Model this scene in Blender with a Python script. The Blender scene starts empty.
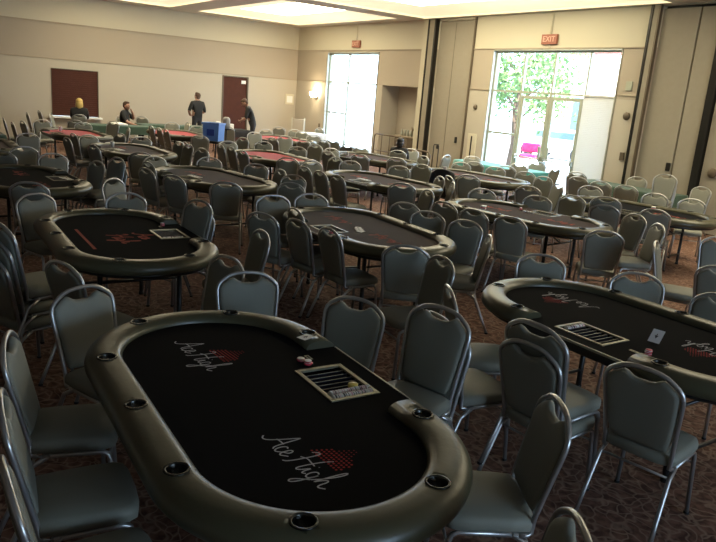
import bpy, bmesh, math, random
from mathutils import Vector, Matrix
PI=math.pi; R=math.radians
SC=bpy.context.scene
C=SC.collection
random.seed(7)

# ---------------------------------------------------------------- camera
# room axes: X runs right along the window wall, Y=0 is that wall (the room lies at Y<0), X=0 is the left wall
def make_camera():
    th,ro,az=R(14.371),R(4.607),R(54.84)
    fw=Vector((0,math.cos(th),-math.sin(th))); rt=Vector((1,0,0)); up=rt.cross(fw)
    rt2=math.cos(ro)*rt+math.sin(ro)*up; up2=-math.sin(ro)*rt+math.cos(ro)*up
    Rz=Matrix.Rotation(az,3,'Z')
    a,b,c=Rz@rt2,Rz@up2,Rz@(-fw)
    m=Matrix(((a.x,b.x,c.x,23.772),(a.y,b.y,c.y,-13.264),(a.z,b.z,c.z,2.15),(0,0,0,1)))
    cd=bpy.data.cameras.new('camera'); cd.sensor_width=36; cd.lens=689.2/716*36; cd.clip_start=.05; cd.clip_end=400
    o=bpy.data.objects.new('camera',cd); C.objects.link(o); o.matrix_world=m; SC.camera=o
make_camera()
# ---------------------------------------------------------------- world, sun, big lights, exposure
SC.view_settings.view_transform='Standard'; SC.view_settings.look='None'; SC.view_settings.gamma=1
SC.view_settings.use_curve_mapping=False
SC.view_settings.exposure=0.45
w=bpy.data.worlds.new('sky'); SC.world=w; w.use_nodes=True
bg=w.node_tree.nodes['Background']; bg.inputs[0].default_value=(.52,.74,1,1); bg.inputs[1].default_value=9
def sun():
    l=bpy.data.lights.new('sun','SUN'); l.energy=15; l.angle=R(1); l.color=(1,.95,.85)
    o=bpy.data.objects.new('sun',l); C.objects.link(o); o.rotation_euler=Vector((-.45,.62,-.75)).to_track_quat('-Z','Y').to_euler()
sun()
def area(name,loc,d,sx,sy,e,col):
    l=bpy.data.lights.new(name,'AREA'); l.shape='RECTANGLE'; l.size=sx; l.size_y=sy; l.energy=e; l.color=col
    o=bpy.data.objects.new(name,l); C.objects.link(o); o.location=loc; o.rotation_euler=Vector(d).to_track_quat('-Z','Y').to_euler(); return o

# sky portals sit in the window openings; they only guide the sky's own light
for nm,loc,d,sx,sy in (('window_portal_1',(3.58,.27,1.76),(0,-1,0),3.1,3.45),('window_portal_2',(12.12,.27,1.76),(0,-1,0),3.85,3.45),('window_portal_3',(30.8,-8.95,1.9),(-1,0,0),5.2,2.5)):
    area(nm,loc,d,sx,sy,1,(1,1,1)).data.cycles.is_portal=True
# ---------------------------------------------------------------- materials
def mat(name,col,rough=.6,metal=0,spec=.5,emit=None,es=0,sheen=0,bump=None,noise=None,coat=0):
    m=bpy.data.materials.new(name); m.use_nodes=True; nt=m.node_tree; p=nt.nodes['Principled BSDF']
    p.inputs['Base Color'].default_value=(*col,1); p.inputs['Roughness'].default_value=rough; p.inputs['Metallic'].default_value=metal
    p.inputs['Specular IOR Level'].default_value=spec
    if sheen: p.inputs['Sheen Weight'].default_value=sheen; p.inputs['Sheen Roughness'].default_value=.5
    if coat: p.inputs['Coat Weight'].default_value=coat; p.inputs['Coat Roughness'].default_value=.25
    if emit: p.inputs['Emission Color'].default_value=(*emit,1); p.inputs['Emission Strength'].default_value=es
    if noise:   # (scale, second colour)
        tc=nt.nodes.new('ShaderNodeTexCoord'); n=nt.nodes.new('ShaderNodeTexNoise'); n.inputs['Scale'].default_value=noise[0]; n.inputs['Detail'].default_value=4
        mx=nt.nodes.new('ShaderNodeMix'); mx.data_type='RGBA'; mx.inputs[6].default_value=(*col,1); mx.inputs[7].default_value=(*noise[1],1)
        nt.links.new(tc.outputs['Object'],n.inputs['Vector']); nt.links.new(n.outputs['Fac'],mx.inputs[0]); nt.links.new(mx.outputs[2],p.inputs['Base Color'])
    if bump:    # (scale, strength)
        tc=nt.nodes.new('ShaderNodeTexCoord'); n=nt.nodes.new('ShaderNodeTexNoise'); n.inputs['Scale'].default_value=bump[0]; n.inputs['Detail'].default_value=3
        b=nt.nodes.new('ShaderNodeBump'); b.inputs['Strength'].default_value=bump[1]; b.inputs['Distance'].default_value=.01
        nt.links.new(tc.outputs['Object'],n.inputs['Vector']); nt.links.new(n.outputs['Fac'],b.inputs['Height']); nt.links.new(b.outputs['Normal'],p.inputs['Normal'])
    return m
M={}
M['wall_low']=mat('wall_low',(.47,.42,.34),.85,bump=(60,.08))
M['wall_mid']=mat('wall_mid',(.40,.34,.265),.85,bump=(60,.08))
M['wall_top']=mat('wall_top',(.56,.51,.39),.85,bump=(60,.08))
M['wall_pink']=mat('wall_pink',(.60,.47,.37),.85)
M['trim']=mat('trim',(.36,.30,.22),.6)
M['ceiling']=mat('ceiling',(.55,.48,.38),.9)
M['cove']=mat('cove_glow',(.78,.72,.52),.9,emit=(1,.88,.58),es=.55)  # cream coffer sides given their own glow in place of cove lighting
M['cream']=mat('cream_paint',(.7,.64,.48),.9)
M['panel']=mat('light_panel',(.9,.85,.6),.9,emit=(1,.88,.60),es=7.0)
M['airwall']=mat('airwall_fabric',(.34,.30,.235),.95,bump=(150,.25),noise=(9,(.30,.265,.205)))
M['dark_metal']=mat('dark_metal',(.03,.028,.025),.4,.6)
M['brown_metal']=mat('brown_metal',(.12,.09,.06),.5,.2)
M['white_frame']=mat('white_frame',(.36,.37,.29),.5)
M['alu']=mat('alu_frame',(.42,.42,.36),.4,.5)
M['wood_dark']=mat('dark_red_wood',(.085,.028,.018),.7,spec=.2,noise=(6,(.06,.02,.014)))
M['fabric']=mat('chair_fabric',(.225,.225,.185),.55,spec=.35,bump=(220,.12))
M['chrome']=mat('chair_frame',(.50,.50,.50),.33,.85)
M['vinyl']=mat('rail_vinyl',(.066,.062,.034),.36,spec=.55,bump=(25,.10))
M['black_vinyl']=mat('side_vinyl',(.012,.012,.012),.35)
M['felt_black']=mat('black_felt',(.004,.004,.005),1,spec=.08,sheen=.0,noise=(300,(.008,.008,.009)))
M['felt_brown']=mat('brown_felt',(.034,.018,.017),.95,spec=.15,sheen=.10,noise=(300,(.046,.025,.023)))
M['felt_red']=mat('red_felt',(.36,.018,.02),.95,spec=.2,sheen=.2,noise=(300,(.42,.03,.03)))
M['cup']=mat('cup_metal',(.05,.05,.045),.25,.8)
M['cup_in']=mat('cup_inside',(.008,.008,.008),.5)
M['brass']=mat('tray_frame',(.30,.28,.20),.4,.6)
M['tray']=mat('tray_plastic',(.012,.014,.030),.45,spec=.3)
M['print_white']=mat('white_print',(.55,.55,.58),.9)
M['print_red']=mat('red_print',(.42,.02,.02),.9)
M['print_rust']=mat('rust_print',(.40,.075,.05),.9)
M['chip_white']=mat('chip_white',(.8,.78,.76),.4)
M['chip_pink']=mat('chip_pink',(.72,.45,.52),.4)
M['chip_red']=mat('chip_red',(.65,.03,.07),.4)
M['chip_black']=mat('chip_black',(.03,.03,.035),.4)
M['chip_yellow']=mat('chip_yellow',(.75,.55,.12),.4)
M['paper']=mat('paper',(.8,.8,.78),.6)
M['ink']=mat('ink',(.03,.03,.03),.7)
M['teal']=mat('teal_cloth',(.06,.30,.27),.8,sheen=.3)
M['green']=mat('green_cloth',(.045,.085,.06),.9,sheen=.1)
M['white_cloth']=mat('white_cloth',(.7,.7,.68),.8)
M['blue_plastic']=mat('blue_crate_plastic',(.15,.31,.74),.4)
M['clear']=mat('cloudy_plastic',(.35,.33,.30),.25)
M['black']=mat('black_cloth',(.012,.012,.013),.8)
M['shirt']=mat('charcoal_shirt',(.012,.012,.013),.85)
M['pants']=mat('dark_trousers',(.018,.018,.022),.85)
M['skin']=mat('skin',(.40,.22,.15),.55)
M['hair_brown']=mat('brown_hair',(.07,.035,.02),.6)
M['hair_black']=mat('black_hair',(.012,.010,.010),.55)
M['hair_blonde']=mat('blonde_hair',(.55,.38,.12),.55)
M['lamp']=mat('sconce_glass',(.9,.85,.7),.5,emit=(1,.85,.6),es=14)
M['lamp_off']=mat('cream_plastic',(.6,.55,.42),.5)
M['exit_box']=mat('exit_box',(.30,.10,.06),.5)
M['exit_letter']=mat('exit_letter',(.75,.45,.35),.5)
M['concrete']=mat('pale_paving',(.72,.68,.62),.9,noise=(3,(.65,.60,.55)))
M['bark']=mat('bark',(.16,.11,.08),.9)
M['leaf']=mat('leaf',(.14,.24,.08),.7)
M['blind']=mat('blind_slat',(.6,.6,.58),.6)
M['stucco']=mat('pale_stucco',(.72,.60,.52),.9)
M['awning']=mat('red_canvas',(.65,.06,.05),.8)
M['magenta']=mat('magenta_canvas',(.75,.03,.14),.8)
M['car']=mat('silver_car_paint',(.5,.52,.54),.3,.3)
M['car_glass']=mat('car_glass',(.05,.09,.10),.1)
def glass():
    m=bpy.data.materials.new('window_glass'); m.use_nodes=True; nt=m.node_tree; nt.nodes.clear()
    o=nt.nodes.new('ShaderNodeOutputMaterial'); t=nt.nodes.new('ShaderNodeBsdfTransparent'); g=nt.nodes.new('ShaderNodeBsdfGlossy'); mx=nt.nodes.new('ShaderNodeMixShader')
    g.inputs['Roughness'].default_value=.02; mx.inputs[0].default_value=.05; nt.links.new(t.outputs[0],mx.inputs[1]); nt.links.new(g.outputs[0],mx.inputs[2]); nt.links.new(mx.outputs[0],o.inputs[0]); return m
M['glass']=glass()
def carpet():
    m=bpy.data.materials.new('patterned_carpet'); m.use_nodes=True; nt=m.node_tree; p=nt.nodes['Principled BSDF']; N=nt.nodes.new; L=nt.links.new
    tc=N('ShaderNodeTexCoord')
    ds=N('ShaderNodeTexNoise'); ds.inputs['Scale'].default_value=3.5; ds.inputs['Detail'].default_value=2
    mp=N('ShaderNodeVectorMath'); mp.operation='MULTIPLY_ADD'; mp.inputs[1].default_value=(.55,.55,.55)
    L(tc.outputs['Object'],ds.inputs['Vector']); L(ds.outputs['Color'],mp.inputs[0]); L(tc.outputs['Object'],mp.inputs[2])
    v=N('ShaderNodeTexVoronoi'); v.feature='DISTANCE_TO_EDGE'; v.inputs['Scale'].default_value=9; L(mp.outputs[0],v.inputs['Vector'])
    r1=N('ShaderNodeValToRGB'); r1.color_ramp.elements[0].position=.02; r1.color_ramp.elements[0].color=(1,1,1,1); r1.color_ramp.elements[1].position=.10; r1.color_ramp.elements[1].color=(0,0,0,1); L(v.outputs['Distance'],r1.inputs[0])
    n2=N('ShaderNodeTexNoise'); n2.inputs['Scale'].default_value=16; n2.inputs['Detail'].default_value=6; L(tc.outputs['Object'],n2.inputs['Vector'])
    r2=N('ShaderNodeValToRGB'); e=r2.color_ramp.elements; e[0].position=.38; e[0].color=(.075,.036,.026,1); e[1].position=.62; e[1].color=(.20,.105,.075,1); L(n2.outputs['Fac'],r2.inputs[0])
    mk=N('ShaderNodeMath'); mk.operation='MULTIPLY'; n3=N('ShaderNodeTexNoise'); n3.inputs['Scale'].default_value=5; L(tc.outputs['Object'],n3.inputs['Vector']); L(r1.outputs[0],mk.inputs[0]); L(n3.outputs['Fac'],mk.inputs[1])
    mx=N('ShaderNodeMix'); mx.data_type='RGBA'; mx.inputs[7].default_value=(.40,.28,.21,1); L(mk.outputs[0],mx.inputs[0]); L(r2.outputs[0],mx.inputs[6]); L(mx.outputs[2],p.inputs['Base Color'])
    p.inputs['Roughness'].default_value=.9; p.inputs['Specular IOR Level'].default_value=.2
    return m
M['carpet']=carpet()

# ---------------------------------------------------------------- mesh helpers
class MB:
    def __init__(s): s.bm=bmesh.new(); s.mats=[]
    def mi(s,m):
        if m is None: return 0
        if m not in s.mats: s.mats.append(m)
        return s.mats.index(m)
    def face(s,vs,m=None,sm=False):
        try: f=s.bm.faces.new(vs)
        except ValueError: return None
        f.material_index=s.mi(m); f.smooth=sm; return f
    def box(s,x0,x1,y0,y1,z0,z1,m=None,bev=0,M4=None):
        P=[Vector((x,y,z)) for x in (x0,x1) for y in (y0,y1) for z in (z0,z1)]
        if M4: P=[M4@p for p in P]
        V=[s.bm.verts.new(p) for p in P]
        F=[s.face([V[i] for i in f],m) for f in ((0,1,3,2),(4,6,7,5),(0,4,5,1),(2,3,7,6),(0,2,6,4),(1,5,7,3))]
        if bev:
            es={e for f in F for e in f.edges}
            r=bmesh.ops.bevel(s.bm,geom=list(es),offset=bev,segments=2,affect='EDGES',profile=.5,clamp_overlap=True)
            for f in r['faces']: f.smooth=True
        return s
    def tube(s,pts,r,n=8,m=None,closed=False,flat=1.0,cap=True,up=None):
        pts=[Vector(p) for p in pts]; rings=[]; k=len(pts)
        rr=r if isinstance(r,(list,tuple)) else [r]*k
        prev=None
        for i,p in enumerate(pts):
            if closed: t=(pts[(i+1)%k]-pts[i-1]).normalized()
            else: t=(pts[min(i+1,k-1)]-pts[max(i-1,0)]).normalized()
            if up is not None: a=Vector(up)
            elif prev is not None: a=prev
            else: a=Vector((0,0,1)) if abs(t.z)<.9 else Vector((0,1,0))
            b=t.cross(a)
            if b.length<1e-5: b=t.cross(Vector((1,0,0)))
            b.normalize(); a=b.cross(t).normalized(); prev=a
            rings.append([s.bm.verts.new(p+rr[i]*(math.cos(2*PI*j/n)*b+math.sin(2*PI*j/n)*a*flat)) for j in range(n)])
        for i in range(k if closed else k-1):
            A,B=rings[i],rings[(i+1)%k]
            for j in range(n): s.face([A[j],A[(j+1)%n],B[(j+1)%n],B[j]],m,True)
        if cap and not closed: s.face(rings[0][::-1],m); s.face(rings[-1],m)
        return s
    def lathe(s,prof,n=24,m=None,c=(0,0,0),sm=True):
        rings=[]
        for (r,z) in prof:
            rings.append([s.bm.verts.new((c[0]+r*math.cos(2*PI*j/n),c[1]+r*math.sin(2*PI*j/n),c[2]+z)) for j in range(n)])
        for A,B in zip(rings,rings[1:]):
            for j in range(n): s.face([A[j],A[(j+1)%n],B[(j+1)%n],B[j]],m,sm)
        if prof[0][0]>1e-6: s.face(rings[0][::-1],m)
        if prof[-1][0]>1e-6: s.face(rings[-1],m)
        return s
    def prism(s,pts,z0,z1,m=None):
        a=[s.bm.verts.new((x,y,z0)) for x,y in pts]; b=[s.bm.verts.new((x,y,z1)) for x,y in pts]; n=len(pts)
        s.face(a[::-1],m); s.face(b,m)
        for i in range(n): s.face([a[i],a[(i+1)%n],b[(i+1)%n],b[i]],m)
        return s
    def ball(s,c,rx,ry,rz,m=None,u=12,v=8,M3=None):
        rings=[]
        for i in range(v+1):
            t=PI*i/v
            rings.append([Vector((rx*math.sin(t)*math.cos(2*PI*j/u),ry*math.sin(t)*math.sin(2*PI*j/u),rz*math.cos(t))) for j in range(u)])
        R_=[[s.bm.verts.new(Vector(c)+(M3@p if M3 else p)) for p in r] for r in rings]
        for A,B in zip(R_,R_[1:]):
            for j in range(u): s.face([A[j],B[j],B[(j+1)%u],A[(j+1)%u]],m,True)
        return s
    def mesh(s,name,m=None):
        bmesh.ops.remove_doubles(s.bm,verts=s.bm.verts,dist=1e-6)
        bmesh.ops.recalc_face_normals(s.bm,faces=s.bm.faces)
        me=bpy.data.meshes.new(name); s.bm.to_mesh(me); s.bm.free()
        if s.mats:
            for k in s.mats: me.materials.append(M[k] if isinstance(k,str) else k)
        else: me.materials.append(M[m] if isinstance(m,str) else m)
        return me
    def build(s,name,m=None,parent=None):
        return link(name,s.mesh(name,m),parent)
def link(name,me,parent=None):
    o=bpy.data.objects.new(name,me); C.objects.link(o)
    if parent: o.parent=parent
    return o
def tag(o,label=None,cat=None,group=None,kind=None):
    if label: o['label']=label
    if cat: o['category']=cat
    if group: o['group']=group
    if kind: o['kind']=kind
    return o
def empty(name,loc=(0,0,0),rz=0):
    o=bpy.data.objects.new(name,None); o.empty_display_size=.1; C.objects.link(o); o.location=loc; o.rotation_euler=(0,0,rz); return o
def copy_tree(o,kids,parent=None):
    c=o.copy(); C.objects.link(c)
    if parent: c.parent=parent
    for ch in kids.get(o,[]): copy_tree(ch,kids,c)
    return c
def kidmap():
    k={}
    for o in C.objects:
        if o.parent: k.setdefault(o.parent,[]).append(o)
    return k
def structure(o): o['kind']='structure'; return o
def boolean(me,cut):
    a=bpy.data.objects.new('tmp_a',me); b=bpy.data.objects.new('tmp_b',cut); C.objects.link(a); C.objects.link(b)
    md=a.modifiers.new('b','BOOLEAN'); md.object=b; md.operation='DIFFERENCE'; md.solver='EXACT'
    dg=bpy.context.evaluated_depsgraph_get(); r=bpy.data.meshes.new_from_object(a.evaluated_get(dg))
    bpy.data.objects.remove(a); bpy.data.objects.remove(b); return r
# ================================================================ THE ROOM
XR,YB,ZC=32.0,-22.0,4.62
o=MB().box(-.3,XR+.3,YB-.3,.3,-.12,0).build('floor','carpet'); structure(o)
def wall_grid(name,along,pos,a0,a1,holes,bands,thick,zt=5.3,depth=1):
    """wall as boxes between holes; bands = [(z0,z1,mat)], holes=[(a0,a1,z0,z1)]"""
    mb=MB()
    xs=sorted({a0,a1,*[h[0] for h in holes],*[h[1] for h in holes]})
    zs=sorted({0,zt,*[b[1] for b in bands if b[1]<zt],*[h[2] for h in holes],*[h[3] for h in holes]})
    for i in range(len(xs)-1):
        for j in range(len(zs)-1):
            cx=(xs[i]+xs[i+1])/2; cz=(zs[j]+zs[j+1])/2
            if any(h[0]<cx<h[1] and h[2]<cz<h[3] for h in holes): continue
            m=[b[2] for b in bands if b[0]<=cz<=b[1]][0]
            lo,hi=min(pos,pos+thick*depth),max(pos,pos+thick*depth)
            if along=='x': mb.box(xs[i],xs[i+1],lo,hi,zs[j],zs[j+1],m)
            else: mb.box(lo,hi,xs[i],xs[i+1],zs[j],zs[j+1],m)
    return structure(mb.build(name))
BANDS=[(0,2.62,'wall_low'),(2.62,3.75,'wall_mid'),(3.75,5.4,'wall_top')]
# left wall: serving hatch and door leaf sit in it
wall_grid('wall_left','y',0,YB,.25,[(-9.3,-7.78,.78,2.32),(-3.22,-2.14,0,2.56)],BANDS,-.25)
# window wall with two tall windows, alcove and two partition pockets
wall_grid('wall_back','x',0,-.25,XR,[(2.25,5.48,0,3.68),(5.8,7.68,0,2.62),(8.41,9.95,0,4.55),(10.76,14.8,0,3.73),(15.6,16.95,0,4.6),(17.05,18.6,0,4.6)],BANDS,.25)
wall_grid('wall_right','y',XR,YB,.25,[(-12.2,-6.8,.7,3.3)],BANDS,.25)
wall_grid('wall_front','x',YB,-.25,XR+.25,[],BANDS,-.25)
# ceiling with coffers
cof=[(.9,7.0,-4.6,-.55),(.9,7.0,-9.7,-5.6),(7.9,15.9,-4.6,-.18),(7.9,15.9,-9.7,-5.6),(16.8,24,-4.6,-.55),(.9,7.0,-14.8,-10.7),(7.9,15.9,-14.8,-10.7)]
mb=MB(); xs=sorted({-.25,XR+.25,*[c[0] for c in cof],*[c[1] for c in cof]}); ys=sorted({YB-.25,.25,*[c[2] for c in cof],*[c[3] for c in cof]})
for i in range(len(xs)-1):
    for j in range(len(ys)-1):
        cx=(xs[i]+xs[i+1])/2; cy=(ys[j]+ys[j+1])/2
        if any(c[0]<cx<c[1] and c[2]<cy<c[3] for c in cof): continue
        mb.box(xs[i],xs[i+1],ys[j],ys[j+1],ZC,ZC+.12)
ce=structure(mb.build('ceiling','ceiling'))
mb=MB().box(-.3,XR+.3,YB-.3,.3,5.3,5.45); structure(mb.build('roof','ceiling'))
for k,(x0,x1,y0,y1) in enumerate(cof):
    # tray-shaped recess: sloping cream sides rise to a glowing panel
    a=1.1; h=.16
    mb=MB(); e_=.004; lo=[(x0+e_,y0+e_),(x1-e_,y0+e_),(x1-e_,y1-e_),(x0+e_,y1-e_)]; hi=[(x0+a,y0+a),(x1-a,y0+a),(x1-a,y1-a),(x0+a,y1-a)]
    L=[mb.bm.verts.new((x,y,ZC+.0)) for x,y in lo]; Mi=[mb.bm.verts.new((x,y,ZC+.06)) for x,y in lo]; H=[mb.bm.verts.new((x,y,ZC+h)) for x,y in hi]
    for A,B in ((L,Mi),(Mi,H)):
        for j in range(4): mb.face([A[j],A[(j+1)%4],B[(j+1)%4],B[j]])
    cv=mb.build('ceiling_coffer','cove' if k in (0,1,2,4) else 'cream',ce)
    p=MB().box(x0+a-.02,x1-a+.02,y0+a-.02,y1-a+.02,ZC+h,ZC+h+.05).build('ceiling_light','panel' if k in (0,1,2,4) else 'cream')
    tag(p,'glowing cream ceiling panel in the '+['corner coffer over the red tables','coffer above the left wall','coffer in front of the glass doors','middle coffer','coffer over the right partition','rear left coffer','rear middle coffer'][k],'ceiling light')
sp=MB().lathe([(.0,-.0),(.05,0),(.05,-.02),(.02,-.03),(.02,-.07),(.04,-.08),(0,-.085)],12,'dark_metal',(4.3,-2.5,ZC+.16)).build('sprinkler'); tag(sp,'small dark sprinkler head under the corner ceiling light','sprinkler')
# trims
def trim(n,x0,x1,y0,y1,z0,z1,m='trim'): structure(MB().box(x0,x1,y0,y1,z0,z1,m,.004).build('trim_%d'%n))
trim(1,0,.022,YB,0,2.60,2.635); trim(2,0,.03,YB,0,3.73,3.77)
trim(3,.03,7.85,-.03,0,3.735,3.765); trim(4,9.97,15.37,-.03,0,3.735,3.765)
trim(5,.0,2.2,-.022,0,2.605,2.63); trim(6,9.97,10.74,-.022,0,2.65,2.68); trim(7,14.82,15.34,-.022,0,2.70,2.73)
trim(8,12.66,12.69,-.03,0,3.77,4.62,'lamp_off')
structure(MB().box(0,.02,-7.0,0,0,.12,'brown_metal').build('baseboard_left')); structure(MB().box(.02,2.25,-.02,0,0,.12,'brown_metal').build('baseboard_back'))
# lighter casing strips beside the partitions
trim(9,7.78,8.02,-.10,0,0,4.62,'wall_top'); trim(10,8.02,8.06,-.13,0,0,4.6,'dark_metal'); trim(11,8.06,8.34,-.10,0,0,4.6,'airwall'); trim(12,8.34,8.40,-.15,.0,0,4.6,'dark_metal')
trim(13,9.95,9.99,-.06,0,0,4.6,'brown_metal'); trim(14,15.36,15.42,-.08,0,0,4.62,'dark_metal'); trim(15,15.42,15.56,-.06,0,0,4.62,'airwall'); trim(16,15.56,15.60,-.09,0,0,4.62,'brown_metal')
# operable partition leaves
def airwall(x0,x1,label,marks,seams):
    r=empty('partition_panel',((x0+x1)/2,.06,0)); tag(r,label,'partition')
    cx=(x0+x1)/2
    MB().box(x0-cx,x1-cx,-.02,.06,.02,4.54,'airwall',.006).build('panel_face',None,r)
    for s_ in seams: MB().box(s_-.006-cx,s_+.006-cx,-.026,-.015,.02,4.5,'brown_metal').build('seam',None,r)
    for (mx,mz) in marks: MB().box(mx-.05-cx,mx+.05-cx,-.045,-.02,mz-.09,mz+.09,'dark_metal',.01).build('latch_plate',None,r)
airwall(8.41,9.95,'tall beige folding partition stored between the alcove and the glass doors',[(9.6,1.18)],[9.1])
airwall(15.6,16.42,'tall beige partition panel right of the blinds',[(16.35,1.27)],[])
airwall(16.46,16.90,'narrow beige partition panel beside the dark seam',[],[])
airwall(17.10,18.58,'rightmost tall beige partition panel with a round plate',[],[])
trim(17,16.92,17.08,-.04,.08,0,4.6,'dark_metal')
structure(MB().box(8.35,10.0,.14,.24,0,4.6,'dark_metal').box(15.5,18.7,.14,.24,0,4.62,'dark_metal').build('leak_backing'))  # dark backing added behind the partitions to stop daylight leaking through the gaps
# hatch, counter ledge
r=MB().box(-.07,-.045,-9.29,-7.79,.79,2.33,'wood_dark')
for k in range(22): r.box(-.05,-.015,-9.28,-7.8,.80+k*.069,.80+k*.069+.066,'wood_dark',.004)
r.box(-.02,.02,-9.30,-9.28,.78,2.32,'brown_metal').box(-.02,.02,-7.80,-7.78,.78,2.32,'brown_metal').box(-.02,.02,-9.30,-7.78,2.30,2.32,'brown_metal')
o=r.build('serving_shutter'); tag(o,'closed dark red slatted shutter in the left wall behind the blonde woman','shutter')
trim(18,-.05,.22,-9.4,-7.7,.72,.78,'paper')
# door in left wall
d=empty('door_1',(0,-2.68,0)); structure(d)
structure(MB().box(-.08,-.03,-.49,.49,.0,2.525,'wood_dark',.004).build('door_leaf',None,d))
structure(MB().box(-.1,.03,-.54,-.49,0,2.56,'brown_metal').box(-.1,.03,.49,.54,0,2.56,'brown_metal').box(-.1,.03,-.49,.49,2.52,2.56,'brown_metal').build('door_frame',None,d))
structure(MB().tube([(-.03,.38,1.02),(.03,.38,1.02),(.03,.28,1.02)],.012).build('door_handle','alu',d))
structure(MB().box(-.03,-.005,.26,.44,2.30,2.42,'paper').build('door_sign',None,d))
# windows
def window(n,x0,x1,zt,mull,trans,low,doors=None,blinds=None):
    w_=empty('window_%d'%n,((x0+x1)/2,0,0)); structure(w_); cx=(x0+x1)/2; y0,y1=.08,.16
    f=MB(); t=.05
    for x in [x0+t/2,x1-t/2]+mull: f.box(x-t/2-cx,x+t/2-cx,y0,y1,0,zt,'white_frame',.004)
    for z in (zt-t/2,trans): f.box(x0-cx,x1-cx,y0+.002,y1-.002,z-t/2,z+t/2,'white_frame')
    for (a,b,z) in low: f.box(a-cx,b-cx,y0+.004,y1-.004,z-.03,z+.03,'white_frame')
    structure(f.build('window_frame',None,w_))
    structure(MB().box(x0-cx,x1-cx,.12,.126,.02,zt-.02).build('window_glass','glass',w_))
    structure(MB().box(x0-.03-cx,x0-cx,-.02,.25,0,zt+.03,'alu').box(x0-.03-cx,x1+.03-cx,-.02,.25,zt,zt+.03,'alu').box(x1-cx,x1+.03-cx,-.02,.25,0,zt+.03,'alu').build('window_casing',None,w_))
    return w_
window(1,2.28,5.45,3.65,[3.55],2.63,[(2.28,3.55,1.53)])
window(2,10.79,14.77,3.70,[11.84,12.85,13.88],2.66,[(10.79,11.84,1.54)])
def window_side(n,axis,pos,a0,a1):
    w_=empty('window_%d'%n,(pos,(a0+a1)/2,0) if axis=='y' else ((a0+a1)/2,pos,0)); structure(w_); h=(a1-a0)/2; f=MB()
    for k in range(5):
        a=-h+k*h/2
        f.box(-.05,.05,a-.03,a+.03,.7,3.3) if axis=='y' else f.box(a-.03,a+.03,-.05,.05,.7,3.3)
    for z in (.73,2.3,3.27):
        f.box(-.05,.05,-h,h,z-.03,z+.03) if axis=='y' else f.box(-h,h,-.05,.05,z-.03,z+.03)
    structure(f.build('window_frame','white_frame',w_))
window_side(3,'y',XR+.12,-12.2,-6.8)
# double glass door inside window 2
dd=empty('door_2',(12.87,.10,0)); structure(dd)
for s_ in (-1,1):
    a,b=(-.98,-.02) if s_<0 else (.02,.98)
    f=MB(); t=.085
    f.box(a,a+t,-.03,.03,0,2.58,'white_frame',.004).box(b-t,b,-.03,.03,0,2.58,'white_frame',.004).box(a+t,b-t,-.028,.028,2.5,2.58,'white_frame').box(a+t,b-t,-.028,.028,0,.22,'white_frame')
    lf=structure(f.build('door_leaf',None,dd))
    structure(MB().tube([(a+.04,-.09,1.0),(b-.04,-.09,1.0)],.018,8,'alu').box(a+.02,a+.08,-.09,-.03,.94,1.06,'alu').box(b-.08,b-.02,-.09,-.03,.94,1.06,'alu').build('push_bar',None,lf))
    hx=b-.12 if s_<0 else a+.12
    structure(MB().box(hx-.035,hx+.035,-.05,-.03,1.0,1.32,'alu',.006).build('handle_plate',None,lf))
# blinds
r=empty('window_blind',(14.33,.02,0)); tag(r,'white horizontal blind covering the lower right window pane','blind')
b=MB()
for k in range(62):
    z=.08+k*.0415
    b.box(-.42,.42,-.0245,.0245,z,z+.004,'blind',0,Matrix.Translation((0,0,z))@Matrix.Rotation(R(64),4,'X')@Matrix.Translation((0,0,-z)))
b.build('slats',None,r); MB().box(-.43,.43,-.025,.025,2.63,2.68,'blind',.004).build('head_rail',None,r)
MB().box(-.42,.42,-.012,.012,.03,.05,'paper',.003).build('bottom_rail',None,r)
# alcove
structure(MB().box(5.6,5.8,.252,.9,0,2.8,'wall_low').box(7.68,7.85,.25,.9,0,2.8,'wall_low').box(5.6,7.85,.72,.95,0,2.8,'wall_low').box(5.6,7.85,.252,.95,2.62,2.8,'wall_mid').build('wall_alcove'))
r=empty('alcove_counter',(7.1,.4,0)); tag(r,'brown counter unit with a raised shelf inside the wall alcove','counter')
MB().box(-.55,.55,-.28,.3,0,1.02,'brown_metal',.01).build('body',None,r); MB().box(-.58,.57,-.31,.3,1.02,1.06,'trim',.006).build('worktop',None,r); MB().box(-.2,.55,.1,.3,1.30,1.34,'trim',.006).build('shelf',None,r)
MB().box(-.19,-.16,.12,.28,1.06,1.30,'trim').build('shelf_support',None,r)
for k in range(5):
    x=6.75+k*.16; o=MB().lathe([(.045,0),(.05,.08),(.03,.16),(.032,.20),(0,.2)],12,'alu',(x,.25,1.06)).build('jug'); tag(o,'small metal jug standing on the alcove counter','jug','metal jugs on the alcove counter')
# ---- wall fittings
def sign(x,z,word,label,arrow):
    r=empty('exit_sign',(x,-.04,z)); tag(r,label,'exit sign')
    MB().box(-.24,.24,-.035,.03,-.12,.12,'exit_box',.008).build('housing',None,r)
    MB().tube([(0,0,.12),(0,0,ZC-z)],.012,8,'lamp_off').build('stem',None,r)
    cu=bpy.data.curves.new('exit_text','FONT'); cu.body=word; cu.size=.19; cu.extrude=.004; cu.align_x='CENTER'; cu.align_y='CENTER'
    t=bpy.data.objects.new('tmp',cu); C.objects.link(t); dg=bpy.context.evaluated_depsgraph_get(); me=bpy.data.meshes.new_from_object(t.evaluated_get(dg)); bpy.data.objects.remove(t)
    me.materials.clear(); me.materials.append(M['exit_letter']); l=link('lettering',me,r); l.location=(0,-.04,0); l.rotation_euler=(PI/2,0,0)
sign(4.12,3.95,'EXIT','small reddish EXIT sign above the bright left window',0)
sign(12.67,3.96,'EXIT','reddish EXIT sign above the glass double doors',1)
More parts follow.
